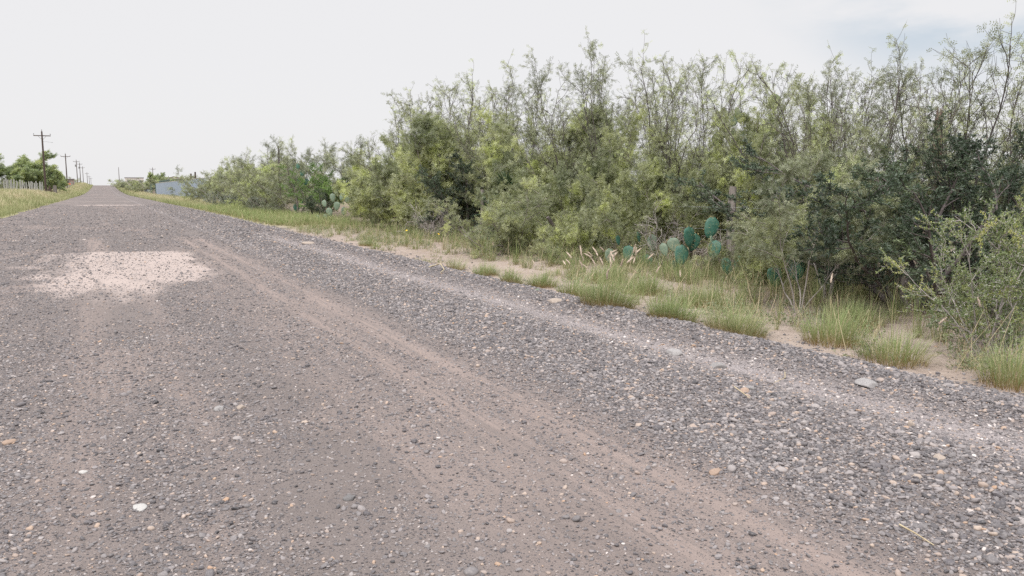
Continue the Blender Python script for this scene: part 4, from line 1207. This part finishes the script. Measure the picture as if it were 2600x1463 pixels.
TUFTS = [
 (5.55, 8.35, .30, .44, 1100, 'large grass tuft with many pink tan seed heads and rusty base', 30, .22),
 (5.62, 7.15, .24, .34, 900, 'round bright green grass tuft between the seed head tuft and the palest tuft', 0, .10),
 (5.72, 6.25, .27, .36, 950, 'palest grass tuft with straw coloured base beside the bare sand gap', 0, .45),
 (5.98, 10.8, .20, .30, 550, 'green grass tuft with an orange base, second before the seed head tuft', 2, .2),
 (5.55, 10.95, .18, .27, 480, 'small grass tuft with a strongly orange root collar', 0, .3),
 (5.88, 9.7, .20, .34, 520, 'grass tuft just behind the small single cactus pad', 3, .2),
 (5.9, 12.7, .20, .28, 480, 'soft green tuft at the near end of the open sand', 0, .12),
 (5.75, 13.7, .14, .36, 220, 'thin upright tuft with stiff stalks standing on open sand', 0, .45),
 (7.0, 8.2, .28, .36, 620, 'green tuft in the shade just before the tall sapling', 2, .15),
 (6.3, 5.5, .25, .42, 560, 'tall loose tuft on the verge below the sapling stems', 3, .2),
 (6.05, 4.6, .22, .38, 480, 'straggly mixed green and dry tuft at the gravel ridge near the thorny bush', 3, .35),
 (6.15, 3.65, .20, .44, 430, 'long bladed tuft cut by the picture edge under the thorny bush', 2, .3),
 (7.6, 6.3, .26, .34, 520, 'green tuft in front of the low flat white slab', 1, .15),
 (6.2, 20.8, .22, .30, 420, 'lone round tuft on the far end of the open sand', 0, .15),
 (7.1, 9.7, .30, .34, 650, 'dense green tuft below the bright teal cactus pads', 2, .12),
 (7.35, 11.2, .30, .36, 650, 'broad green tuft below the pale spiny cactus pads', 4, .12),
]
for i, (x, y, r, h, n, lb, sd, dr) in enumerate(TUFTS):
    tuft(x, y, r * 1.12, h * 1.15, int(n * 1.15), lb, sd if sd > 20 else sd // 2, dr, i)

def verge_grass():
    rng = np.random.default_rng(21)
    mb = MB()
    def zone(x0, x1, y0, y1, rate, cond, L, W, tintf, lean=.55, wmul=1.0):
        k = int((x1 - x0) * (y1 - y0) * rate)
        X = rng.uniform(x0, x1, k); Y = rng.uniform(y0, y1, k)
        keep = rng.random(k) < cond(X, Y)
        X, Y = X[keep], Y[keep]; k = len(X)
        hv = .35 + 1.3 * fbm(X * 1.6, Y * 1.6, 83)
        Lh = rng.uniform(*L, k) * hv
        ln = np.clip(rng.normal(lean, .28, k), .05, 1.5)
        V, F, H, T, tip = blades(rng, X, Y, terrain(X, Y) - .02, Lh, rng.uniform(*W, k), ln, tintf(X, Y, rng.random(k)), None, 3)
        mb.add(V, F, 0, h=H, tint=T)
    edge = lambda X, Y: X - r_edge(Y)
    # green patches between gravel edge and thicket
    def near_c(X, Y):
        n = fbm(X * 1.1, Y * .9, 81); n2 = fbm(X * 3.2, Y * 3.2, 82)
        e = edge(X, Y)
        sand = np.exp(-(((Y - 16) / 4.2) ** 2 + ((X - 6.6) / .55) ** 2)) + np.exp(-(((Y - 5.75) / .45) ** 2 + ((X - 6.4) / .5) ** 2)) + .7 * np.exp(-(((Y - 4.6) / .8) ** 2 + ((X - 7.4) / .6) ** 2))
        return np.clip(sstep(.38, .54, n * .55 + n2 * .45 + .13 * sstep(.5, 1.8, e) - .5 * sand) * sstep(.05, .5, e) * sstep(10.6, 9.0, X), 0, 1)
    def clumps(y0, y1, per_m2, nb_, W):
        k = int(4.8 * (y1 - y0) * per_m2)
        CX = rng.uniform(5.8, 10.6, k); CY = rng.uniform(y0, y1, k)
        keep = rng.random(k) < near_c(CX, CY); CX, CY = CX[keep], CY[keep]; k = len(CX)
        R_ = rng.uniform(.05, .19, k); Hc = rng.uniform(.10, .46, k) * (.6 + .7 * sstep(.3, 2.0, edge(CX, CY))); Tc = rng.random(k) ** 1.5
        m = (rng.uniform(.4, 1.3, k) * nb_ * (R_ / .11)).astype(int)
        q = np.repeat(np.arange(k), m); n = len(q)
        rr = R_[q] * np.abs(rng.normal(0, .6, n)); a = rng.uniform(0, 6.28, n)
        X = CX[q] + rr * np.cos(a); Y = CY[q] + rr * np.sin(a)
        L = Hc[q] * rng.uniform(.4, 1.25, n)
        ln = np.clip(.2 + .5 * rr / R_[q] + rng.normal(0, .28, n), .03, 1.6)
        tn = np.where(rng.random(n) < .12 + .5 * Tc[q], rng.uniform(.55, 1, n), rng.uniform(0, .5, n))
        V, F, H, T, tip = blades(rng, X, Y, terrain(X, Y) - .015, L, rng.uniform(*W, n), ln, tn, a + rng.normal(0, .7, n), 4)
        mb.add(V, F, 0, h=H, tint=T)
    clumps(2.2, 14, 10.5, 50, (.003, .006))
    clumps(14, 36, 6.5, 34, (.005, .009))
    zone(6.0, 10.5, 34, 70, 120, lambda X, Y: sstep(-.2, .4, edge(X, Y)) * sstep(10.5, 9.4, X) * (.45 + .55 * (fbm(X * .6, Y * .4, 84) > .42)), (.2, .5), (.012, .022), lambda X, Y, r: np.where(r < .3, .5 + r * 1.6, r * .6))
    o = link('verge_grass', mb.build('verge_grass', M['grass_green'])); tag(o, 'green grass growing between gravel and thicket', 'grass', kind='stuff')
    mb = MB()
    def straw(X, Y, r):
        e = np.maximum(X - r_edge(Y), l_edge(Y) - X)
        return np.clip(.75 * r - .04 + .9 * (fbm(X * .25, Y * .10, 85) - .45) + .35 * sstep(.6, 2.5, e) * sstep(8, 4, e), 0, 1)
    def zone2(x0, x1, y0, y1, rate, cond, L, W):
        k = int((x1 - x0) * (y1 - y0) * rate)
        X = rng.uniform(x0, x1, k); Y = rng.uniform(y0, y1, k)
        keep = rng.random(k) < cond(X, Y)
        X, Y = X[keep], Y[keep]; k = len(X)
        Lh = rng.uniform(*L, k) * (.6 + .8 * fbm(X * .4, Y * .25, 86))
        V, F, H, T, tip = blades(rng, X, Y, terrain(X, Y) - .03, Lh, rng.uniform(*W, k), np.clip(rng.normal(.5, .25, k), .05, 1.4), straw(X, Y, rng.random(k)), None, 3)
        mb.add(V, F, 0, h=H, tint=T)
    le = lambda X, Y: l_edge(Y) - X
    zone2(-16, -4.5, 22, 70, 55, lambda X, Y: sstep(-.25, .35, le(X, Y)), (.2, .55), (.015, .03))
    zone2(-20, -4.5, 70, 190, 26, lambda X, Y: sstep(-.3, .3, le(X, Y)) , (.25, .65), (.03, .06))
    zone2(-14, -4.5, 190, 480, 6, lambda X, Y: sstep(-.4, .3, le(X, Y)), (.3, .8), (.07, .14))
    zone2(5.4, 11.5, 70, 190, 34, lambda X, Y: sstep(-.3, .3, edge(X, Y)), (.25, .6), (.025, .05))
    zone2(5.2, 10.5, 190, 480, 7, lambda X, Y: sstep(-.4, .3, edge(X, Y)), (.3, .9), (.07, .14))
    o = link('tall_grass', mb.build('tall_grass', M['grass_straw'])); tag(o, 'yellow green tall grass on the far verges', 'grass', kind='stuff')
verge_grass()

def litter():
    rng = np.random.default_rng(31)
    mb = MB(); n = 5200
    X = rng.uniform(5.9, 11.5, n); Y = rng.uniform(2.2, 24, n)
    keep = rng.random(n) < sstep(5.8, 8.5, X) * .8 + .12
    X, Y = X[keep], Y[keep]
    for x, y in zip(X, Y):
        a = rng.uniform(0, 6.28); l = rng.uniform(.04, .22); z = gz(x, y)
        d = np.array([math.cos(a), math.sin(a), rng.normal(0, .18)]); b = np.array([x, y, z + rng.uniform(.004, .02)])
        mb.tube([b, b + d * l * .5 + rng.normal(0, .01, 3), b + d * l], [.0022, .0022, .0012], 3, cap=False)
    o = link('litter', mb.build('litter', M['dry'])); tag(o, 'dry stalks and twigs littering the soil', 'litter', kind='stuff')
litter()

def ground_weeds():
    """low forbs and dry stalks growing all through the verge grass"""
    rng = np.random.default_rng(44)
    mb = MB(); k = 330
    CX = rng.uniform(6.05, 10.4, k); CY = rng.uniform(2.4, 30, k)
    keep = (rng.random(k) < .35 + .65 * sstep(.4, .6, fbm(CX * .9, CY * .9, 91))) & ~((np.abs(CY - 16) < 4) & (CX < 7.2))
    for x, y in zip(CX[keep], CY[keep]):
        r = rng.uniform(.07, .2); h = rng.uniform(.08, .3); n = int(90 * r / .12)
        a = rng.uniform(0, 6.28, n); q = np.sqrt(rng.random(n)); zz = rng.random(n) * (1 - .5 * q * q)
        P = np.stack([x + r * q * np.cos(a), y + r * q * np.sin(a), gz(x, y) + h * zz + .01], 1)
        D = norm(np.stack([np.cos(a), np.sin(a), .5 + 0 * a], 1))
        V, F, T = tufts(rng, P, D, 2, .028, .010, np.clip(rng.normal(rng.uniform(.25, .75), .15, n), 0, 1))
        mb.add(V, F, 0, tint=T)
        for _ in range(5):
            a1 = rng.uniform(0, 6.28); e1 = np.array([x + r * .8 * math.cos(a1), y + r * .8 * math.sin(a1), gz(x, y) + h * 1.1])
            mb.tube([[x, y, gz(x, y)], (np.array([x, y, gz(x, y)]) + e1) / 2 + rng.normal(0, .015, 3), e1], [.003, .0022, .0014], 3, cap=False, mi=1, tint=.5)
    o = link('ground_weeds', mb.build('ground_weeds', [M['weed'], M['dry']])); tag(o, 'low weeds and forbs mixed through the verge grass', 'weeds', kind='stuff')
    mb = MB(); k = 420
    X = rng.uniform(6.0, 9.8, k); Y = rng.uniform(2.3, 22, k)
    keep = ~((np.abs(Y - 16) < 3.6) & (X < 7.2)); X, Y = X[keep], Y[keep]
    for x, y in zip(X, Y):
        z = gz(x, y); hh = rng.uniform(.2, .62); b = np.array([x, y, z]); d = norm(np.array([rng.normal(.15, .3), rng.normal(0, .3), 1.0]))
        m_ = b + d * hh * .55; e_ = m_ + norm(d + np.array([rng.normal(.25, .25), rng.normal(0, .25), 0])) * hh * .45
        mb.tube([b, m_, e_], [.0028, .0022, .0012], 3, cap=False)
    o = link('dry_stalks', mb.build('dry_stalks', M['dry'])); tag(o, 'thin dry stalks standing among the verge grass', 'dry grass', kind='stuff')
ground_weeds()

# small leafy weeds at the edge of the gravel
def weed_mesh(seed):
    g = shrub(400 + seed, H=.30, stems=9, tilt=(15, 75), base_r=.02, up=.02, wig=.12, rad=.0025, nb=6, b_from=.15, br=(.3, .6), nt=3, tw=(.2, .5), sp=.016,
              leaf='tuft', n_per=2, ll=.022, lw=.008, hang=-.1, wind=0, sides=(4, 3, 3), twr=.0012)
    return g[0].build('weed_stems', M['dry'], True), g[1].build('weed_leaves', M['weed'])
WM = [weed_mesh(0), weed_mesh(1)]
for i, (x, y, s, lb) in enumerate([
    (6.15, 4.95, 1.0, 'dusty green weed at the gravel ridge under the sapling'), (6.5, 4.15, 1.1, 'grey green weed on bare soil before the thorny bush'),
    (5.95, 15.3, 1.0, 'small bushy weed alone on the open sand'), (6.15, 18.9, .9, 'little weed on sand, farthest of the single weeds'),
    (6.35, 6.9, .9, 'weed at the back of the palest grass tuft'), (6.6, 3.3, 1.2, 'weed at the picture edge under the thorny bush'),
    (6.0, 11.9, .8, 'weed wedged between two small tufts at the sand end'), (8.9, 5.6, 1.2, 'weed in front of the thorny bush on brown soil')]):
    e = empty('weed', (x, y, gz(x, y)), i * 1.3, s); tag(e, lb, 'weed', 'weeds on the verge')
    link('stems', WM[i % 2][0], e); link('leaves', WM[i % 2][1], e)

# yellow wildflowers
def flower_mesh():
    mb = MB()
    for k in range(9):
        a = k * 2 * math.pi / 9; d = np.array([math.cos(a), math.sin(a), .25]); s = np.array([-math.sin(a), math.cos(a), 0]) * .010
        mb.add(np.array([d * .006, d * .02 + s, d * .038, d * .02 - s]), [[0, 1, 2, 3]])
    mb.lathe([(.0, -.004), (.011, 0), (.010, .008), (0, .012)], 8)
    return mb.build('petals', M['yellow'])
FL = flower_mesh()
mbs = MB(); mbs.tube([[0, 0, 0], [.01, 0, .15], [0, .01, .3]], [.003, .0025, .002], 5)
STM = mbs.build('flower_stalk', M['grass_green'])
for i, (x, y, lb) in enumerate([(7.9, 22.5, 'yellow wildflower in grass at the far end of bare sand'), (8.0, 20.2, 'yellow orange wildflower under the big yellowish bush'),
                                (9.4, 12.1, 'yellow wildflower beside the teal cactus pads'), (8.0, 4.6, 'yellow flower at the foot of the thorny bush')]):
    e = empty('wildflower', (x, y, gz(x, y)), i); tag(e, lb, 'flower', 'yellow wildflowers')
    link('stalk', STM, e); link('petals', FL, e, (0, .01, .3), (.5, -.4, 0), .9)

# ------------------------------------------------------------------ wire fence in the thicket, snags
def wire_fence():
    e = empty('wire_fence', (9.92, 11.0, gz(9.92, 11)))
    tag(e, 'barbed wire fence on a weathered grey wooden post among cactus', 'fence')
    rng = np.random.default_rng(2)
    mb = MB(); P = np.array([[0, 0, -.2], [.01, 0, .4], [-.01, .01, .9], [.0, .0, 1.35], [.01, 0, 1.56]])
    mb.tube(P, [.085, .08, .075, .072, .06], 10)
    link('post', mb.build('post', M['old_wood'], True), e)
    mb = MB(); mb.tube([[0, 0, -.2], [.03, .02, .8], [.02, .03, 1.5]], [.07, .065, .06], 9)
    pm = mb.build('post_back', M['old_wood'], True)
    for dx, dy in ((.15, 5.2), (.0, 10.6)):
        link('post', pm, e, (dx, dy, 0), (0, 0, dy))
    for z in (.42, .80, 1.2):
        mb = MB()
        Y = np.linspace(-4.6, 10.6, 40)
        P = np.stack([np.interp(Y, [-4.6, 0, 5.2, 10.6], [-.19, -.085, .07, -.07]), Y, z - .03 * np.abs(np.sin(Y * .55))], 1)
        mb.tube(P, .0022, 4)
        for k in range(0, 90):
            y = rng.uniform(-4.5, 10.5); p = np.array([np.interp(y, Y, P[:, 0]), y, np.interp(y, Y, P[:, 2])])
            mb.tube([p - np.array([.012, .004, .012]), p + np.array([.012, .004, .012])], .0013, 3, cap=False)
        link('barbed_wire', mb.build('barbed_wire', M['grey_steel']), e)
wire_fence()

def snag(x, y, h, r, mat, label, lean=.05, seed=0, broken=True):
    rng = np.random.default_rng(500 + seed)
    e = empty('dead_tree', (x, y, gz(x, y))); tag(e, label, 'dead tree')
    P, D = path(rng, (0, 0, -.1), norm(np.array([lean, 0, 1.0])), h, 9, .035, .02)
    mb = MB(); mb.tube(P, np.linspace(r, r * .72, len(P)), 9)
    if broken:
        for k in range(5):
            a = k * 1.3; b = P[-1] + np.array([math.cos(a), math.sin(a), 0]) * r * .5
            mb.tube([b, b + np.array([0, 0, rng.uniform(.05, .2)])], [r * .22, r * .03], 4)
    link('trunk', mb.build('snag', M[mat], True), e)
    for k in range(3):
        j = 4 + k; mb = MB(); d = rot_towards(D[j], .9, k * 2.2)
        Q, _ = path(rng, P[j], d, h * .2, 5, .1, .03)
        mb.tube(Q, np.linspace(r * .3, r * .08, len(Q)), 5)
        link('limb', mb.build('snag_limb', M[mat], True), e)
snag(11.75, 8.2, 2.75, .085, 'bark_red', 'reddish brown broken trunk inside the tallest mesquite', -.06, 1)
snag(10.85, 56.6, 4.5, .07, 'bark_dark', 'bare dark upright trunk inside the lone high mesquite', 0, 2, False)
snag(9.2, 15.0, 1.3, .05, 'bark_dark', 'dark leaning dead trunk under the drooping grey bush', -.9, 3, False)

# ------------------------------------------------------------------ across the distance: poles
def pole_parts():
    mb = MB(); mb.tube([[0, 0, -.4], [0, 0, .35], [0, 0, 1.0]], [.19, .17, .115], 12)     # unit height, scaled
    shaft = mb.build('pole_shaft', M['pole_wood'], True)
    mb = MB(); mb.box((0, 0, 0), (2.5, .11, .14)); 
    mb.tube([[-.6, .06, -.05], [0, .12, -.7]], .02, 4); mb.tube([[.6, .06, -.05], [0, .12, -.7]], .02, 4)
    arm = mb.build('crossarm', M['pole_wood'])
    mb = MB(); mb.tube([[0, 0, 0], [0, 0, .14]], .018, 6); mb.lathe([(0, .30), (.04, .29), (.055, .25), (.05, .22), (.075, .18), (.07, .13), (0, .12)], 10)
    ins = mb.build('insulator', M['ceramic'], True)
    mb = MB(); mb.lathe([(0, 0), (.24, .0), (.25, .06), (.25, .84), (.21, .92), (0, .95)], 14)
    mb.box((0, -.28, .55), (.12, .08, .35)); mb.tube([[.1, 0, .9], [.1, 0, 1.2]], [.05, .03], 8); mb.tube([[-.1, 0, .9], [-.1, 0, 1.2]], [.05, .03], 8)
    can = mb.build('transformer', M['grey_steel'], True)
    mb = MB(); mb.tube([[0, 0, 0], [.7, 0, -.02], [1.25, 0, -.12]], .022, 6); mb.lathe([(0, .10), (.06, .08), (.07, 0), (0, -.02)], 8, (1.3, 0, -.14))
    br = mb.build('side_bracket', M['grey_steel'], True)
    return shaft, arm, ins, can, br
SH, AR, INS, CAN, BR = pole_parts()
def utility_pole(x, y, ztop, label, arm=True, can=0, bracket=False, tilt=0.0):
    z0 = gz(x, y); h = ztop - z0
    e = empty('utility_pole', (x, y, z0)); e.rotation_euler = (0, tilt, 0)
    tag(e, label, 'utility pole', 'wooden utility poles along the road')
    link('pole_shaft', SH, e, (0, 0, 0), (0, 0, 0), (1, 1, h))
    if arm:
        link('crossarm', AR, e, (0, .2, h - .72))
        for dx in (-1.2, 1.2): link('insulator', INS, e, (dx, .2, h - .65))
        link('insulator', INS, e, (0, 0, h))
    if can: link('transformer', CAN, e, (can * .42, .1, h - 3.0))
    if bracket: link('side_bracket', BR, e, (.12, 0, h - 1.7))
for a in [(-8.6, 156.7, 11.03, 'nearest and tallest wooden utility pole, before the green tree', True, 0, True),
          (-9.3, 271.3, 11.65, 'second utility pole, its foot beside the red sign', True, 0),
          (-10.1, 415.2, 14.42, 'third utility pole carrying a grey transformer can on its road away side', True, -1),
          (-10.2, 478.0, 15.0, 'fourth utility pole with a transformer can, next to the third', True, -1),
          (-10.2, 545.0, 14.7, 'fifth utility pole, with a bare crossarm', True, 0),
          (-9.4, 634.0, 12.75, 'sixth utility pole at the crest of the road', True, 0),
          (-9.4, 724.0, 11.85, 'seventh utility pole dipping behind the crest', True, 0),
          (-9.0, 791.0, 11.1, 'farthest utility pole, only its top over the crest', True, 0),
          (8.3, 500.0, 13.4, 'bare pole without crossarm on the thicket side of the road', False, 0),
          (21.2, 415.0, 11.4, 'dark pole with faint crossarm rising from the round tree', True, 0),
          (20.1, 418.0, 10.0, 'short thin pole beside the pole in the round tree', False, 0),
          (12.2, 133.9, 3.85, 'shorter of two dark posts behind the metal fence', False, 0),
          (12.8, 133.6, 4.1, 'taller of two dark posts behind the metal fence', False, 0)]:
    utility_pole(*a)

# ------------------------------------------------------------------ picket fence of silvered cedar
def picket_fence(name, A, B, n, h, label, skip=(), jit=.12):
    rng = np.random.default_rng(len(label))
    e = empty(name, (A[0], A[1], gz(*A))); tag(e, label, 'fence')
    var = []
    for k in range(4):
        mb = MB(); P = np.array([[0, 0, -.3], [rng.normal(0, .02), 0, .4], [rng.normal(0, .03), 0, .8], [rng.normal(0, .03), 0, 1.0]])
        mb.tube(P, np.array([.095, .085, .08, .065]) * rng.uniform(.85, 1.25), 8); var.append(mb.build('picket', M['cedar_pale'], True))
    pts = []
    for i in range(n):
        t = i / (n - 1)
        x = A[0] + (B[0] - A[0]) * t; y = A[1] + (B[1] - A[1]) * t
        pts.append((x, y))
        if i in skip: continue
        link('picket', var[i % 4], e, (x - A[0] + rng.normal(0, .05), y - A[1] + rng.normal(0, .2), gz(x, y) - gz(*A)), (0, rng.normal(0, .03), rng.uniform(0, 6)), (1, 1, h * rng.uniform(1 - jit, 1 + jit)))
    for zz in (.45, 1.15):
        mb = MB(); mb.tube([[x - A[0], y - A[1], gz(x, y) - gz(*A) + zz] for x, y in pts], .02, 5)
        link('fence_wire', mb.build('fence_wire', M['grey_steel']), e)
picket_fence('picket_fence', (-12.9, 117.0), (-8.75, 151.5), 30, 1.75, 'pale fence of uneven upright cedar posts before the dark tree', (7, 15, 20))
picket_fence('post_fence', (-8.6, 178.0), (-10.6, 395.0), 34, 1.45, 'grey post fence running up the slope beyond the gateway', (3, 4, 11))
def gateway():
    e = empty('gatepost', (-7.75, 167.5, gz(-7.75, 167.5))); tag(e, 'thick grey wooden gatepost at the gap between the two pale fences', 'gatepost')
    mb = MB(); mb.tube([[0, 0, -.3], [.02, 0, .7], [0, 0, 1.55]], [.34, .32, .30], 10); mb.box((0, 0, 1.58), (.5, .5, .06))
    link('post', mb.build('gatepost', M['old_wood'], True), e)
    e = empty('plank_gate', (-8.5, 165.8, gz(-8.5, 165.8))); tag(e, 'dark slumped plank gate leaning beside the thick grey gatepost', 'gate')
    for k, (dx, tl, hh) in enumerate(((-.45, .35, 1.5), (-.2, .2, 1.3), (.1, -.12, 1.0), (.4, -.3, 1.4))):
        mb = MB(); mb.box((0, 0, hh / 2), (.2, .06, hh)); link('plank', mb.build('plank', M['pole_wood']), e, (dx, .02 * k, 0), (0, tl, 0))
    mb = MB(); mb.box((0, -.08, .55), (1.3, .05, .14)); link('rail', mb.build('rail', M['pole_wood']), e, (0, 0, 0), (0, .08, 0))
    e = empty('red_sign', (-8.5, 262.0, gz(-8.5, 262))); tag(e, 'small faded red board on a stake by the second utility pole', 'sign')
    mb = MB(); mb.box((0, 0, .9), (.07, .07, 2.0)); link('stake', mb.build('stake', M['old_wood']), e)
    mb = MB(); mb.box((0, -.06, 1.6), (.75, .03, .5)); link('board', mb.build('board', M['red']), e)
gateway()

# ------------------------------------------------------------------ metal fence on the thicket side
def metal_fence(A, B, ztop, label, name='metal_fence'):
    A = np.array(A); B = np.array(B); L = np.linalg.norm(B - A); u = (B - A) / L; nrm = np.array([-u[1], u[0]])
    e = empty(name, (A[0], A[1], 0)); tag(e, label, 'fence')
    n = int(L / .09)
    t = np.linspace(0, L, n)
    off = .006 * np.sin(t * 2 * math.pi / .55)
    X = u[0] * t + nrm[0] * off; Y = u[1] * t + nrm[1] * off
    zb = np.array([gz(A[0] + x, A[1] + y) for x, y in zip(X, Y)])
    V = []
    for dz in (0, 1):
        for th in (0, .012):
            z = zb + .05 if dz == 0 else np.full(n, ztop)
            V.append(np.stack([X + nrm[0] * th, Y + nrm[1] * th, z], 1))
    V = np.concatenate(V); i = np.arange(n - 1)
    F = np.concatenate([np.stack([i, i + 1, i + 1 + 2*n, i + 2*n], 1), np.stack([i + n + 1, i + n, i + 3*n, i + 1 + 3*n], 1), np.stack([i + 2*n, i + 1 + 2*n, i + 1 + 3*n, i + 3*n], 1)])
    mb = MB(); mb.add(V, F); link('sheet', mb.build('sheet', M['steel_fence']), e)
    mb = MB(); a = math.atan2(u[1], u[0]); c = u * L / 2
    mb.box((c[0], c[1], ztop + .04), (L, .09, .07), a); link('top_rail', mb.build('top_rail', M['white_wall']), e)
    for k in range(int(L / 6) + 1):
        p = u * min(k * 6.0, L - .1) - nrm * .10
        mb = MB(); zz = gz(A[0] + p[0], A[1] + p[1]); mb.box((p[0], p[1], (zz + ztop) / 2), (.09, .09, ztop - zz + .1), a)
        link('post', mb.build('post', M['green_wall']), e)
metal_fence((11.9, 112.0), (12.25, 229.0), 2.9, 'long fence of blue grey corrugated metal sheets beside the road')
metal_fence((12.5, 254.0), (13.0, 318.0), 2.85, 'shorter run of blue grey metal sheets beyond the gate opening')
e = empty('gate_frame', (12.3, 231.0, gz(12.3, 231.0))); tag(e, 'dark green steel gate frame between the two runs of metal sheets', 'gate')
for dy in (0, 22):
    mb = MB(); mb.box((0, 0, 1.35), (.3, .3, 2.9)); link('post', mb.build('gate_post', M['green_wall']), e, (0, dy, 0))
mb = MB(); mb.box((0, 11, 2.72), (.12, 21.7, .12)); link('top_bar', mb.build('top_bar', M['green_wall']), e)

# ------------------------------------------------------------------ buildings near the skyline
def house(name, x, y, lx, ly, hw, hr, rz, wall, roof, label, ridge='x', windows=3, over=.4):
    z0 = gz(x, y)
    e = empty(name, (x, y, z0), rz); tag(e, label, 'building')
    mb = MB(); mb.box((0, 0, hw / 2 - .2), (lx, ly, hw + .4)); 
    if ridge == 'y':
        for sy in (-1, 1):
            mb.add([[-lx/2, sy*ly/2, hw], [lx/2, sy*ly/2, hw], [0, sy*ly/2, hw + hr - .1]], [[0, 1, 2]])
    link('wall', mb.build('wall', M[wall]), e)
    mb = MB(); t = .12
    if ridge == 'flat':
        mb.box((0, 0, hw + t / 2 + .003), (lx + over, ly + over, t * 2))
    else:
        a, b = (lx / 2 + over, ly / 2 + over)
        for s in (-1, 1):
            V = np.array([[s*a, -b, hw - .1], [s*a, b, hw - .1], [0, b, hw + hr], [0, -b, hw + hr]])
            V2 = V + np.array([0, 0, t]); W = np.concatenate([V, V2])
            mb.add(W, [[0, 1, 2, 3], [7, 6, 5, 4], [0, 4, 5, 1], [1, 5, 6, 2], [2, 6, 7, 3], [3, 7, 4, 0]])
    link('roof', mb.build('roof', M[roof]), e)
    for k in range(windows):
        xx = lx * ((k + .5) / windows - .5)
        mb = MB(); mb.box((xx, -ly / 2 - .02, hw * .55), (1.1, .06, 1.1)); link('window', mb.build('window', M['window']), e)
house('barn', 26.3, 381.0, 11.5, 20.0, 4.3, .95, .06, 'white_wall', 'white_roof', 'white barn with a low pitched metal roof behind the metal fence', 'y', 2)
house('flat_house', 15.7, 496.0, 9.2, 6.0, 4.3, 0, .02, 'white_wall', 'dark_roof', 'long pale house with a dark flat roof on the skyline', 'flat', 3)
house('barn_annex', 19.2, 383.0, 3.6, 10.0, 3.3, 0, .04, 'white_wall', 'white_roof', 'low white lean to joined to the white barn', 'flat', 1)
house('green_shed', 15.6, 212.0, 4.5, 46.0, 3.4, 0, 0, 'green_wall', 'green_wall', 'long dark green shed roof showing above the metal fence', 'flat', 0, .1)
house('carport', -11.8, 345.0, 4.4, 5.0, 2.4, 0, 0, 'brown_wall', 'dark_roof', 'low brown block building with a flat roof before the third utility pole', 'flat', 1)
